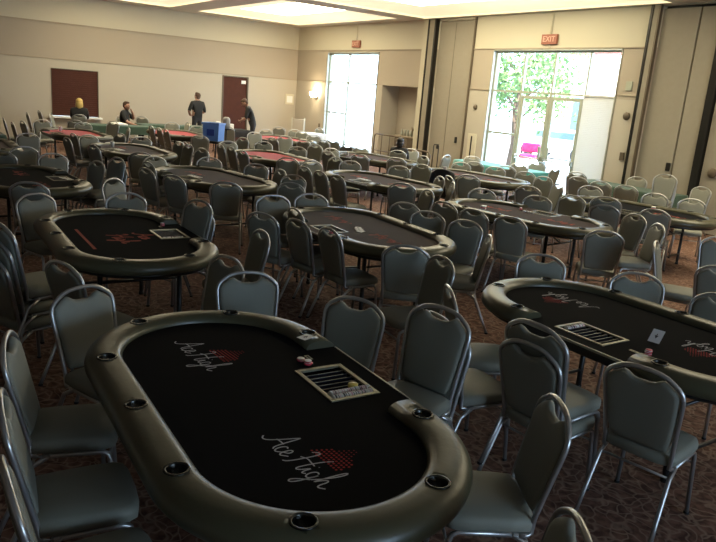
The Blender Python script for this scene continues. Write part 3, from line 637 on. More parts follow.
CHAIRS=[
(20.382, -12.85, -15.8, 1, 'T1', 'second from left at the nearest poker table|front'),
(21.054, -12.963, -7.1, 1, 'T1', 'leftmost at the nearest poker table|front'),
(21.6, -13.023, -1.1, 1, 'T1', 'the only one at the nearest poker table|back'),
(19.678, -12.359, -68.3, 1, 'T1', 'third from left at the nearest poker table|front'),
(19.665, -11.277, -108.6, 1, 'T1', 'fifth from left at the nearest poker table|front'),
(19.236, -11.227, 193.0, 1, 'T1', 'fourth from left at the nearest poker table|front'),
(20.434, -10.903, 208.9, 1, 'T1', 'sixth from left at the nearest poker table|front'),
(21.043, -10.747, 195.2, 2, 'T1', 'seventh from left at the nearest poker table|front'),
(22.039, -10.918, 147.6, 1, 'T1', 'eighth from left at the nearest poker table|front'),
(22.686, -11.587, 144.1, 1, 'T1', 'rightmost at the nearest poker table|front'),
(19.071, -12.345, 21.8, 1, 'T2', 'right one at the near left poker table|back'),
(18.723, -12.687, 22.7, 3, 'T2', 'left one at the near left poker table|back'),
(16.286, -12.029, -70.2, 1, 'T2', 'leftmost at the near left poker table|front'),
(16.312, -11.129, -104.8, 1, 'T2', 'third from left at the near left poker table|front'),
(15.235, -10.99, -53.8, 1, 'T2', 'second from left at the near left poker table|front'),
(17.478, -10.757, 198.1, 2, 'T2', 'fourth from left at the near left poker table|front'),
(18.441, -10.559, 175.3, 1, 'T2', 'rightmost at the near left poker table|front'),
(21.946, -10.161, 10.9, 1, 'T3', 'fourth from left at the near right poker table|back'),
(21.451, -10.441, 3.9, 2, 'T3', 'third from left at the near right poker table|back'),
(20.433, -10.146, -29.9, 1, 'T3', 'second from left at the near right poker table|back'),
(20.89, -10.627, -6.9, 1, 'T3', 'leftmost at the near right poker table|back'),
(19.899, -8.597, -139.1, 1, 'T3', 'leftmost at the near right poker table|front'),
(20.635, -8.287, -140.6, 1, 'T3', 'second from left at the near right poker table|front'),
(20.752, -7.241, 15.8, 1, 'T3', 'rightmost at the near right poker table|back'),
(21.301, -8.221, 190.3, 1, 'T3', 'rightmost at the near right poker table|front'),
(17.645, -10.177, 22.8, 1, 'T4', 'leftmost at the centre poker table|back'),
(17.468, -9.703, -4.9, 1, 'T4', 'third from left at the centre poker table|back'),
(18.035, -9.99, 6.0, 1, 'T4', 'second from left at the centre poker table|back'),
(18.48, -9.902, -0.5, 1, 'T4', 'fourth from left at the centre poker table|back'),
(19.28, -9.609, 50.0, 1, 'T4', 'rightmost at the centre poker table|back'),
(19.717, -9.574, 170.9, 1, 'T4', 'fifth from left at the centre poker table|front'),
(19.131, -8.469, 141.2, 1, 'T4', 'rightmost at the centre poker table|front'),
(18.431, -8.125, 199.7, 1, 'T4', 'sixth from left at the centre poker table|front'),
(17.32, -8.09, 206.3, 1, 'T4', 'third from left at the centre poker table|front'),
(17.894, -8.209, 211.3, 1, 'T4', 'fourth from left at the centre poker table|front'),
(16.553, -8.965, -112.5, 1, 'T4', 'second from left at the centre poker table|front'),
(16.607, -9.517, -102.7, 1, 'T4', 'leftmost at the centre poker table|front'),
(15.493, -11.953, 68.2, 1, 'T5', 'the only one at the black table at left edge|back'),
(12.57, -11.144, -93.6, 1, 'T5', 'left one at the black table at left edge|front'),
(13.474, -10.71, 197.2, 1, 'T5', 'right one at the black table at left edge|front'),
(15.567, -9.654, 62.4, 1, 'T6', 'rightmost at the brown-felt table left of centre|back'),
(14.923, -10.121, 24.6, 1, 'T6', 'third from left at the brown-felt table left of centre|back'),
(14.222, -10.263, 13.7, 1, 'T6', 'leftmost at the brown-felt table left of centre|back'),
(13.511, -10.008, 9.4, 1, 'T6', 'second from left at the brown-felt table left of centre|back'),
(12.754, -9.664, -79.0, 1, 'T6', 'leftmost at the brown-felt table left of centre|front'),
(12.769, -8.736, -111.2, 1, 'T6', 'second from left at the brown-felt table left of centre|front'),
(13.598, -8.262, 224.7, 1, 'T6', 'third from left at the brown-felt table left of centre|front'),
(14.295, -8.182, 179.0, 1, 'T6', 'fourth from left at the brown-felt table left of centre|front'),
(15.67, -8.747, 215.0, 1, 'T6', 'fifth from left at the brown-felt table left of centre|front'),
(14.902, -8.29, 214.5, 1, 'T6', 'rightmost at the brown-felt table left of centre|front'),
(13.91, -7.564, 3.1, 1, 'T7', 'leftmost at the dark table behind the centre table|back'),
(14.45, -7.582, -0.2, 1, 'T7', 'second from left at the dark table behind the centre table|back'),
(14.924, -7.565, 1.0, 1, 'T7', 'third from left at the dark table behind the centre table|back'),
(12.958, -6.023, -122.6, 1, 'T7', 'second from left at the dark table behind the centre table|front'),
(13.019, -6.906, -101.4, 1, 'T7', 'leftmost at the dark table behind the centre table|front'),
(13.696, -5.422, 223.3, 1, 'T7', 'third from left at the dark table behind the centre table|front'),
(13.416, -4.654, 209.5, 1, 'T7', 'fourth from left at the dark table behind the centre table|front'),
(15.786, -6.966, 47.9, 1, 'T7', 'fourth from left at the dark table behind the centre table|back'),
(16.419, -6.986, 166.7, 1, 'T7', 'fifth from left at the dark table behind the centre table|front'),
(15.065, -5.6, 163.0, 1, 'T7', 'sixth from left at the dark table behind the centre table|front'),
(14.298, -4.873, 13.9, 1, 'T7', 'rightmost at the dark table behind the centre table|back'),
(15.69, -5.88, 146.7, 1, 'T7', 'rightmost at the dark table behind the centre table|front'),
(17.332, -7.494, 9.3, 1, 'T8', 'leftmost at the dark table right of centre|back'),
(17.866, -7.498, 12.8, 1, 'T8', 'second from left at the dark table right of centre|back'),
(18.369, -7.397, 19.8, 1, 'T8', 'third from left at the dark table right of centre|back'),
(19.271, -6.875, 44.3, 1, 'T8', 'fourth from left at the dark table right of centre|back'),
(16.382, -5.915, -133.3, 1, 'T8', 'leftmost at the dark table right of centre|front'),
(17.075, -5.475, 213.9, 1, 'T8', 'second from left at the dark table right of centre|front'),
(17.113, -4.747, 202.1, 1, 'T8', 'third from left at the dark table right of centre|front'),
(17.888, -5.019, 29.7, 2, 'T8', 'rightmost at the dark table right of centre|back'),
(18.57, -5.292, 167.3, 1, 'T8', 'fourth from left at the dark table right of centre|front'),
(19.127, -5.65, 145.6, 1, 'T8', 'rightmost at the dark table right of centre|front'),
(19.801, -6.768, -64.4, 1, 'T9', 'second from left at the long dark table by the partition|front'),
(18.321, -4.493, 26.0, 1, 'T9', 'the only one at the long dark table by the partition|back'),
(17.1, -2.615, -146.8, 1, 'T9', 'third from left at the long dark table by the partition|front'),
(17.68, -2.484, -147.4, 1, 'T9', 'fourth from left at the long dark table by the partition|front'),
(16.248, -3.209, -142.0, 1, 'T9', 'leftmost at the long dark table by the partition|front'),
(19.873, -5.628, -143.8, 1, 'T9', 'rightmost at the long dark table by the partition|front'),
(16.24, -2.187, 27.3, 1, 'G1', 'rightmost at the green-covered table by the blinds|back'),
(15.734, -2.254, 22.9, 1, 'G1', 'third from left at the green-covered table by the blinds|back'),
(15.148, -0.252, 197.4, 1, 'G1', 'leftmost at the green-covered table by the blinds|front'),
(16.376, -1.23, 202.7, 3, 'G1', 'second from left at the green-covered table by the blinds|front'),
(16.534, -0.192, 177.3, 1, 'G1', 'rightmost at the green-covered table by the blinds|front'),
(14.412, -1.298, 27.2, 1, 'G1', 'leftmost at the green-covered table by the blinds|back'),
(15.15, -2.174, 17.0, 1, 'G1', 'second from left at the green-covered table by the blinds|back'),
(12.219, -9.712, 69.1, 1, 'T10', 'rightmost at the brown table behind the left-edge table|back'),
(13.968, -10.565, 195.8, 2, 'T10', 'second from left at the brown table behind the left-edge table|front'),
(11.141, -10.212, 15.6, 1, 'T10', 'third from left at the brown table behind the left-edge table|back'),
(8.817, -10.037, 7.4, 1, 'T10', 'second from left at the brown table behind the left-edge table|back'),
(9.788, -10.366, 8.6, 1, 'T10', 'leftmost at the brown table behind the left-edge table|back'),
(9.096, -9.811, -79.0, 1, 'T10', 'leftmost at the brown table behind the left-edge table|front'),
(9.135, -8.758, -104.2, 1, 'T10', 'fourth from left at the brown table behind the left-edge table|front'),
(8.46, -8.988, 198.6, 1, 'T10', 'third from left at the brown table behind the left-edge table|front'),
(10.071, -8.267, 190.7, 1, 'T10', 'fifth from left at the brown table behind the left-edge table|front'),
(10.551, -8.252, 188.4, 1, 'T10', 'sixth from left at the brown table behind the left-edge table|front'),
(11.266, -8.256, 195.3, 1, 'T10', 'rightmost at the brown table behind the left-edge table|front'),
(11.656, -11.39, 85.4, 1, 'T17', 'right one at the small dark table at far left|back'),
(9.129, -10.928, -92.1, 1, 'T17', 'left one at the small dark table at far left|front'),
(8.762, -10.642, 174.3, 1, 'T17', 'right one at the small dark table at far left|front'),
(12.378, -11.799, 51.8, 1, 'T17', 'left one at the small dark table at far left|back'),
(5.434, -9.063, -98.7, 1, 'T11', 'rightmost at the red table before the blonde woman|front'),
(5.029, -9.944, -85.3, 1, 'T11', 'leftmost at the red table before the blonde woman|front'),
(2.263, -9.213, -21.5, 1, 'T11', 'second from left at the red table before the blonde woman|front'),
(0.997, -9.292, 4.3, 1, 'T11', 'rightmost at the red table before the blonde woman|back'),
(2.32, -9.838, 0.1, 1, 'T11', 'fourth from left at the red table before the blonde woman|back'),
(5.818, -10.5, 10.4, 1, 'T11', 'third from left at the red table before the blonde woman|back'),
(6.298, -10.786, 1.5, 1, 'T11', 'second from left at the red table before the blonde woman|back'),
(5.044, -10.791, -3.4, 1, 'T11', 'leftmost at the red table before the blonde woman|back'),
(4.639, -9.067, 71.8, 1, 'W', 'the only one at the covered table along the beige wall|back'),
(4.581, -8.091, 214.1, 1, 'W', 'left one at the covered table along the beige wall|front'),
(6.743, -8.311, 172.9, 1, 'W', 'right one at the covered table along the beige wall|front'),
(1.589, -6.406, 51.8, 1, 'T12', 'leftmost at the red table beside the blue crate|back'),
(5.607, -7.418, 0.8, 1, 'T12', 'second from left at the red table beside the blue crate|back'),
(6.202, -7.405, 0.5, 1, 'T12', 'third from left at the red table beside the blue crate|back'),
(6.665, -7.388, 0.2, 1, 'T12', 'fourth from left at the red table beside the blue crate|back'),
(3.733, -6.19, -109.1, 1, 'T12', 'leftmost at the red table beside the blue crate|front'),
(3.486, -5.616, 177.9, 1, 'T12', 'second from left at the red table beside the blue crate|front'),
(4.946, -5.901, -109.2, 1, 'T12', 'rightmost at the red table beside the blue crate|front'),
(8.263, -7.124, 62.6, 1, 'T12', 'rightmost at the red table beside the blue crate|back'),
(9.508, -6.971, -99.6, 1, 'T13', 'leftmost at the red table left of centre|front'),
(10.28, -7.487, -0.0, 1, 'T13', 'leftmost at the red table left of centre|back'),
(10.785, -7.473, 1.1, 1, 'T13', 'second from left at the red table left of centre|back'),
(11.511, -7.553, 4.2, 1, 'T13', 'third from left at the red table left of centre|back'),
(9.38, -6.043, -115.5, 1, 'T13', 'third from left at the red table left of centre|front'),
(12.627, -7.167, 57.5, 1, 'T13', 'rightmost at the red table left of centre|back'),
(10.426, -5.731, 231.7, 1, 'T13', 'fourth from left at the red table left of centre|front'),
(9.73, -4.865, 208.3, 1, 'T13', 'rightmost at the red table left of centre|front'),
(8.413, -6.094, 199.1, 1, 'T13', 'second from left at the red table left of centre|front'),
(4.608, -4.823, 35.4, 1, 'T14', 'leftmost at the farthest red table|back'),
(6.451, -4.862, -96.7, 1, 'T14', 'leftmost at the farthest red table|front'),
(5.13, -3.849, -107.2, 1, 'T14', 'second from left at the farthest red table|front'),
(8.132, -5.174, 11.4, 1, 'T14', 'second from left at the farthest red table|back'),
(7.472, -4.468, -119.2, 1, 'T14', 'third from left at the farthest red table|front'),
(4.615, -2.605, -111.3, 1, 'T14', 'fourth from left at the farthest red table|front'),
(5.22, -2.683, 219.5, 1, 'T14', 'fifth from left at the farthest red table|front'),
(8.556, -4.528, 29.3, 1, 'T14', 'fourth from left at the farthest red table|back'),
(6.507, -3.035, -116.5, 1, 'T14', 'rightmost at the farthest red table|front'),
(3.185, -0.848, 18.2, 1, 'T14', 'rightmost at the farthest red table|back'),
(3.771, -2.706, 51.3, 1, 'T14', 'third from left at the farthest red table|back'),
(8.341, -3.812, 17.5, 1, 'T15', 'leftmost at the dark table before the alcove|back'),
(8.06, -3.36, 27.5, 1, 'T15', 'third from left at the dark table before the alcove|back'),
(10.556, -4.96, -102.7, 1, 'T15', 'leftmost at the dark table before the alcove|front'),
(11.303, -5.498, 13.1, 1, 'T15', 'second from left at the dark table before the alcove|back'),
(12.431, -5.998, 191.5, 1, 'T15', 'second from left at the dark table before the alcove|front'),
(9.445, -3.804, 35.3, 1, 'T15', 'fourth from left at the dark table before the alcove|back'),
(9.787, -3.621, -123.4, 1, 'T15', 'third from left at the dark table before the alcove|front'),
(11.791, -5.012, 34.6, 1, 'T15', 'fifth from left at the dark table before the alcove|back'),
(12.319, -4.44, 48.6, 1, 'T15', 'sixth from left at the dark table before the alcove|back'),
(10.639, -3.136, 43.3, 1, 'T15', 'rightmost at the dark table before the alcove|back'),
(10.137, -2.356, -127.3, 1, 'T15', 'fourth from left at the dark table before the alcove|front'),
(11.788, -3.272, 177.1, 1, 'T15', 'rightmost at the dark table before the alcove|front'),
(11.483, -2.321, 107.5, 1, 'T16', 'leftmost at the dark table before the glass doors|back'),
(12.94, -3.207, -124.9, 1, 'T16', 'leftmost at the dark table before the glass doors|front'),
(12.794, -2.687, 42.2, 1, 'G2', 'left one at the teal-covered table at the doors|back'),
(11.616, -1.646, -124.7, 1, 'G2', 'leftmost at the teal-covered table at the doors|front'),
(14.996, -5.365, -18.2, 1, 'T16', 'second from left at the dark table before the glass doors|back'),
(14.901, -4.815, 35.4, 1, 'T16', 'third from left at the dark table before the glass doors|back'),
(13.675, -2.929, -133.0, 1, 'T16', 'second from left at the dark table before the glass doors|front'),
(13.505, -2.438, 32.6, 1, 'G2', 'right one at the teal-covered table at the doors|back'),
(12.952, -1.463, -134.7, 1, 'G2', 'second from left at the teal-covered table at the doors|front'),
(12.556, -0.422, -137.5, 1, 'G2', 'rightmost at the teal-covered table at the doors|front'),
(14.432, -2.86, 213.3, 1, 'T16', 'third from left at the dark table before the glass doors|front'),
(15.106, -3.09, 189.1, 1, 'T16', 'fourth from left at the dark table before the glass doors|front'),
(16.186, -4.702, 35.2, 1, 'T16', 'fourth from left at the dark table before the glass doors|back'),
(13.765, -1.194, 98.8, 1, 'T16', 'rightmost at the dark table before the glass doors|back'),
(16.011, -3.759, 156.6, 1, 'T16', 'rightmost at the dark table before the glass doors|front'),
]
TDESC={'T1': 'the nearest poker table', 'T2': 'the near left poker table', 'T3': 'the near right poker table', 'T4': 'the centre poker table', 'T5': 'the black table at left edge', 'T6': 'the brown-felt table left of centre', 'T7': 'the dark table behind the centre table', 'T8': 'the dark table right of centre', 'T9': 'the long dark table by the partition', 'T10': 'the brown table behind the left-edge table', 'T11': 'the red table before the blonde woman', 'T12': 'the red table beside the blue crate', 'T13': 'the red table left of centre', 'T14': 'the farthest red table', 'T15': 'the dark table before the alcove', 'T16': 'the dark table before the glass doors', 'T17': 'the small dark table at far left', 'G1': 'the green-covered table by the blinds', 'G2': 'the teal-covered table at the doors', 'W': 'the covered table along the beige wall'}

proto=make_chair(); kids=kidmap(); first=True
for (x,y,rz,n,t,desc) in CHAIRS:
    where,view=desc.split('|'); look='in back view' if view=='back' else 'in front view'
    for k in range(n):
        if first: o=proto; first=False
        else: o=copy_tree(proto,kids)
        z=.11*k; f=.03*(k-(n-1))
        rr=R(rz); o.location=(x-math.sin(rr)*f,y+math.cos(rr)*f,z); o.rotation_euler=(0,0,rr)
        if n==1: lab='grey chair %s, %s'%(look,where)
        if len(lab.split())>16: lab=lab.replace('seen from the front','in front view').replace('the ','')
        else: lab=('top chair of the stack, ' if k==n-1 else 'bottom chair of the stack, ' if k==0 else 'middle chair of the stack, ')+where
        tag(o,lab,'chair','banquet chairs around '+TDESC[t])
# ================================================================ SMALL THINGS ON THE TABLES
def chip_mesh(name,m): 
    mb=MB(); mb.lathe([(0,-.0016),(.0185,-.0016),(.0195,-.0010),(.0195,.0010),(.0185,.0016),(0,.0016)],14,m)
    return mb.mesh(name)
CHIP={k:chip_mesh('chip',('chip_'+k)) for k in ('white','pink','red','black','yellow')}
def chip(k,loc,rot,label,group): o=link('poker_chip',CHIP[k],None); o.location=loc; o.rotation_euler=rot; tag(o,label,'poker chip',group)
def tray_chips(T,rows,n0,desc,seed=1):
    rn=random.Random(seed)
    for row,u in enumerate(rows):
        for k in range(n0):
            v=TY0+.035+k*.0042+row*.010
            x,y,a=on_table(T,u,v); kind=rn.choice(['white','white','pink','black','white'])
            chip(kind,(x,y,.7475+rn.uniform(0,.001)),(PI/2,0,a),{'white':'white','pink':'pink','black':'black'}[kind]+' poker chip on edge in the chip tray of '+desc,{'white':'white','pink':'pink','black':'black'}[kind]+' chips in the tray of '+desc)
tray_chips('T1',(.178,.134),52,'the nearest table',1)
tray_chips('T3',(.178,),40,'the near right table',2)
tray_chips('T2',(.178,),44,'the near left table',3)
def stack(T,u,v,n,kind,desc,spread=.004,seed=0,z=.7605,cols=1):
    rn=random.Random(seed+hash(T)%1 )
    for c in range(cols):
        for k in range(n):
            x,y,a=on_table(T,u+c*.044+rn.uniform(-1,1)*spread,v+(c%2)*.02+rn.uniform(-1,1)*spread)
            kk='white' if (kind=='red' and k%3==2) else kind
            chip(kk,(x,y,z+k*.0034),(0,0,rn.uniform(0,6)),'%s chip in the small stack on %s'%(kk,desc),'%s stacked chips on %s'%(kk,desc))
stack('T1',-.27,.37,6,'red','the nearest table',.007,1,cols=2)
stack('T3',-.38,.40,10,'red','the near right table',.003,2)
stack('T2',-.33,.46,9,'red','the near left table',.003,3)
stack('T4',-.18,.50,8,'red','the centre table',.003,4)
stack('T8',-.31,.34,9,'red','the dark table right of centre',.003,5)
stack('T8',-.18,.24,5,'white','the dark table right of centre',.006,6,cols=4)
o=MB().lathe([(.024,0),(.025,.002),(.025,.016),(.022,.018),(0,.018)],18,'chip_yellow').build('dealer_button'); x,y,a=on_table('T1',.10,.47); o.location=(x,y,.752); tag(o,'yellow dealer button standing in the tray of the nearest table','dealer button')
def card(T,u,v,rz,label,group=None,z=.7605,w=.063,h=.089,tilt=None):
    x,y,a=on_table(T,u,v); r=empty('playing_card',(x,y,z),a+rz); tag(r,label,'playing card',group)
    if tilt: r.rotation_euler=(tilt[0],tilt[1],a+rz)
    MB().box(-w/2,w/2,-h/2,h/2,0,.0012,'paper').build('card_face',None,r)
    MB().prism([(-.012,-.005),(0,.02),(.012,-.005)],.0012,.0016,'ink').box(-.003,.003,-.018,-.004,.0012,.0016,'ink').build('pip',None,r)
card('T1',-.485,.505,.4,'white ace card lying on the rail corner of the nearest table',z=.803)
card('T3',-.25,.13,0.2,'white card tilted up on the felt of the near right table',z=.797,tilt=(-.75,0),w=.075,h=.10)
for k in range(5): card('T4',-.15+k*.04,.13-k*.014,.5+.1*k,['leftmost','second','middle','fourth','last'][k]+' fanned card on the centre table','fanned cards on the centre table',.7605+k*.0014)
for T,u,v,l in (('T5',-.03,.47,'black table at left edge'),('T6',.05,.22,'table left of centre'),('T10',-.03,.20,'table behind the left-edge table'),('T7',.1,.2,'table behind the centre one')):
    for k in range(4): card(T,u+k*.07,v+.01*k,.1*k,'white card %s at the %s'%(['nearest the rail','beside the first','next to last','farthest along the row'][k],l),'row of cards on the '+l,.7605+.0014*k)
# discard slot on the felt of the nearest table
def cup_(x,y,z,label):
    MBm=MB().lathe([(0,0),(.03,0),(.04,.10),(.041,.102),(.037,.10),(.028,.006),(0,.006)],16,'paper'); o=MBm.build('paper_cup'); o.location=(x,y,z); tag(o,label,'cup')
x,y,a=on_table('T11',.62,.2); cup_(x,y,.76,'white paper cup on the red table before the blonde woman')
x,y,a=on_table('T17',-.5,-.1); cup_(x,y,.76,'white paper cup on the farthest left table')
x,y,a=on_table('T10',.62,.2); cup_(x,y,.76,'white paper cup on the table behind the left-edge table')
x,y,a=on_table('T16',.75,.0); cup_(x,y,.76,'white paper cup on the table before the glass doors')
for k,(T,u,v) in enumerate((('T9',-.1,-.3),('T8',-.5,-.25))):
    x,y,a=on_table(T,u,v); o=MB().box(-.03,.03,-.045,.045,0,.05,'paper',.004).box(-.031,.031,-.046,.046,.018,.032,'chip_red').build('card_box'); o.location=(x,y,.76); o.rotation_euler=(0,0,a+.4); tag(o,['small white card box on the dark table at the right edge','small white card box on the dark table right of centre'][k],'card box')
# white tent card by the dark table near the alcove
x,y,a=on_table('T15',.5,.35); o=MB().prism([(-.04,-.03),(0,.0),(.04,-.03),(.04,-.028),(0,.004),(-.04,-.028)],0,.08,'paper').build('tent_card'); o.location=(x,y,.7605); tag(o,'small white card standing on the table before the alcove','tent card')
# blue crate on a black cart, cloudy pitcher behind it
r=empty('service_cart',(7.45,-6.35,0),R(20)); tag(r,'black two-shelf cart carrying the blue crate','cart')
for z in (.18,.70): MB().box(-.36,.36,-.28,.28,z,z+.05,'black',.02).build('shelf',None,r)
for sx in (-.32,.32):
    for sy in (-.24,.24):
        MB().tube([(sx,sy,.06),(sx,sy,.72)],.02,8,'black').build('post',None,r)
        wb=MB().lathe([(0,-.015),(.04,-.015),(.045,0),(.04,.015),(0,.015)],14,'dark_metal').build('caster',None,r); wb.rotation_euler=(PI/2,0,0); wb.location=(sx,sy,.045)
mb=MB(); lo=[(-.22,-.17),(.22,-.17),(.22,.17),(-.22,.17)]
def ring(s_,z): return [mb.bm.verts.new((x*s_,y*s_,z)) for x,y in lo]
rs=[ring(.92,0),ring(1.0,.38),ring(1.06,.385),ring(1.08,.435),ring(1.04,.438),ring(.97,.43),ring(.86,.02)]
mb.face(rs[0][::-1]); mb.face(rs[-1])
for A,B in zip(rs,rs[1:]):
    for j in range(4): mb.face([A[j],A[(j+1)%4],B[(j+1)%4],B[j]])
o=mb.build('blue_crate','blue_plastic'); o.location=(7.38,-6.42,.75); o.rotation_euler=(0,0,R(40)); tag(o,'bright blue plastic crate standing on the black cart','crate')
ro=MB().box(-.10,.10,-.176,-.166,.12,.28,mat('darker_blue_label',(.03,.08,.42),.4)).build('crate_label',None,o)
o=MB().lathe([(0,0),(.09,0),(.10,.22),(.085,.27),(.05,.30),(0,.30)],16,'clear').build('drink_pitcher'); o.location=(6.6,-5.75,1.0); tag(o,'cloudy pitcher standing on the crate stand behind the blue crate','pitcher')
r=empty('round_stand',(6.6,-5.75,0)); tag(r,'slim black stand holding the cloudy pitcher','stand')
MB().lathe([(.14,.97),(.14,1.0),(0,1.0)],18,'black').build('tray_top',None,r); MB().tube([(0,0,.02),(0,0,.98)],.02,8,'black').build('post',None,r); MB().lathe([(.18,0),(.18,.02),(0,.03)],18,'black').build('base',None,r)
# things on the work table
for k,(x,y,h,m,l) in enumerate(((2.95,-4.45,.22,'paper','white box on the work table left of the bending man'),(2.9,-4.25,.26,'clear','cloudy bottle on the work table left of the bending man'),(2.95,-4.0,.16,'paper','small white tub on the work table beside the bending man'))):
    o=(MB().box(-.09,.09,-.07,.07,0,h,m,.01) if k!=1 else MB().lathe([(.045,0),(.05,.02),(.05,.17),(.02,.22),(.02,h),(0,h)],14,m)).build(['cardboard_box','bottle','tub'][k]); o.location=(x,y,.75); tag(o,l,['box','bottle','tub'][k])
o=MB().box(-.32,.32,-.2,.2,0,.06,'paper',.02).build('folded_paper_pile'); o.location=(3.2,-7.6,.75); tag(o,'pile of white papers on the table beside the blonde woman','papers')
# corner: grey display stand, railings, trolley handle, bags
r=empty('display_stand',(2.5,-1.3,0),R(50)); tag(r,'grey-green upright display stand near the room corner','stand')
MB().box(-.20,.20,-.03,.03,.25,1.15,'wall_mid',.01).build('board',None,r); MB().box(-.26,.26,-.12,.12,0,.03,'alu',.006).build('base',None,r)
for s_ in (-1,1): MB().tube([(s_*.22,0,.03),(s_*.22,0,1.2)],.012,8,'alu').build('post',None,r)
def rail_(x0,y0,x1,y1,h,label):
    dx,dy=x1-x0,y1-y0; L=math.hypot(dx,dy); r=empty('metal_railing',(x0,y0,0),math.atan2(dy,dx)); tag(r,label,'railing')
    MB().tube([(0,0,0),(0,0,h-.12),(.04,0,h-.03),(.12,0,h),(L-.12,0,h),(L-.04,0,h-.03),(L,0,h-.12),(L,0,0)],.022,8,'brown_metal').build('top_rail',None,r)
    MB().tube([(0,0,h*.5),(L,0,h*.5)],.016,8,'brown_metal').build('lower_rail',None,r)
    for k in range(1,4): MB().tube([(L*k/4,0,0),(L*k/4,0,h)],.012,8,'brown_metal').build('baluster',None,r)
rail_(5.95,-.5,7.55,-.5,1.0,'curved bronze railing in front of the wall alcove')
rail_(7.9,-1.3,9.3,-1.0,.78,'low bronze railing in front of the stored partition')
r=empty('luggage_trolley',(9.75,-1.2,0)); tag(r,'narrow black trolley with an upright loop handle by the partition','trolley')
MB().tube([(-.1,0,.1),(-.1,0,.98),(-.08,0,1.02),(.08,0,1.02),(.1,0,.98),(.1,0,.1)],.013,8,'dark_metal').build('handle',None,r); MB().box(-.14,.14,-.22,.02,.08,.11,'dark_metal',.005).build('base',None,r)
for s_ in (-1,1):
    wb=MB().lathe([(0,-.012),(.06,-.012),(.065,0),(.06,.012),(0,.012)],14,'black').build('wheel',None,r); wb.rotation_euler=(0,PI/2,0); wb.location=(s_*.15,.02,.065)
def nearest_chair(x,y): c=min(CHAIRS,key=lambda c:(c[0]-x)**2+(c[1]-y)**2); return c[0],c[1],R(c[2])
# ================================================================ PEOPLE
def skin_mesh(verts,edges,rad,mats,sub=2):
    me=bpy.data.meshes.new('body'); me.from_pydata([Vector(v) for v in verts],edges,[]); o=bpy.data.objects.new('tmp',me); C.objects.link(o)
    md=o.modifiers.new('s','SKIN'); md.use_smooth_shade=True; ss=o.modifiers.new('u','SUBSURF'); ss.levels=sub; ss.render_levels=sub
    for i,r in enumerate(rad):
        d=me.skin_vertices[0].data[i]; rr=r if isinstance(r,tuple) else (r,r); d.radius=rr; d.use_root=(i==0)
    bpy.context.view_layer.update(); dg=bpy.context.evaluated_depsgraph_get(); out=bpy.data.meshes.new_from_object(o.evaluated_get(dg)); bpy.data.objects.remove(o)
    names=[]
    for m in mats:
        if m not in names: names.append(m)
    out.materials.clear()
    for m in names: out.materials.append(M[m])
    E_=[(Vector(verts[a]),Vector(verts[b]),mats[k]) for k,(a,b) in enumerate(edges)]
    for p in out.polygons:
        c=p.center; best=min(E_,key=lambda e:seg(c,e[0],e[1])); p.material_index=names.index(best[2]); p.use_smooth=True
    return out
def seg(p,a,b):
    d=b-a; t=max(0,min(1,(p-a).dot(d)/max(d.length_squared,1e-9))); return (p-a-d*t).length
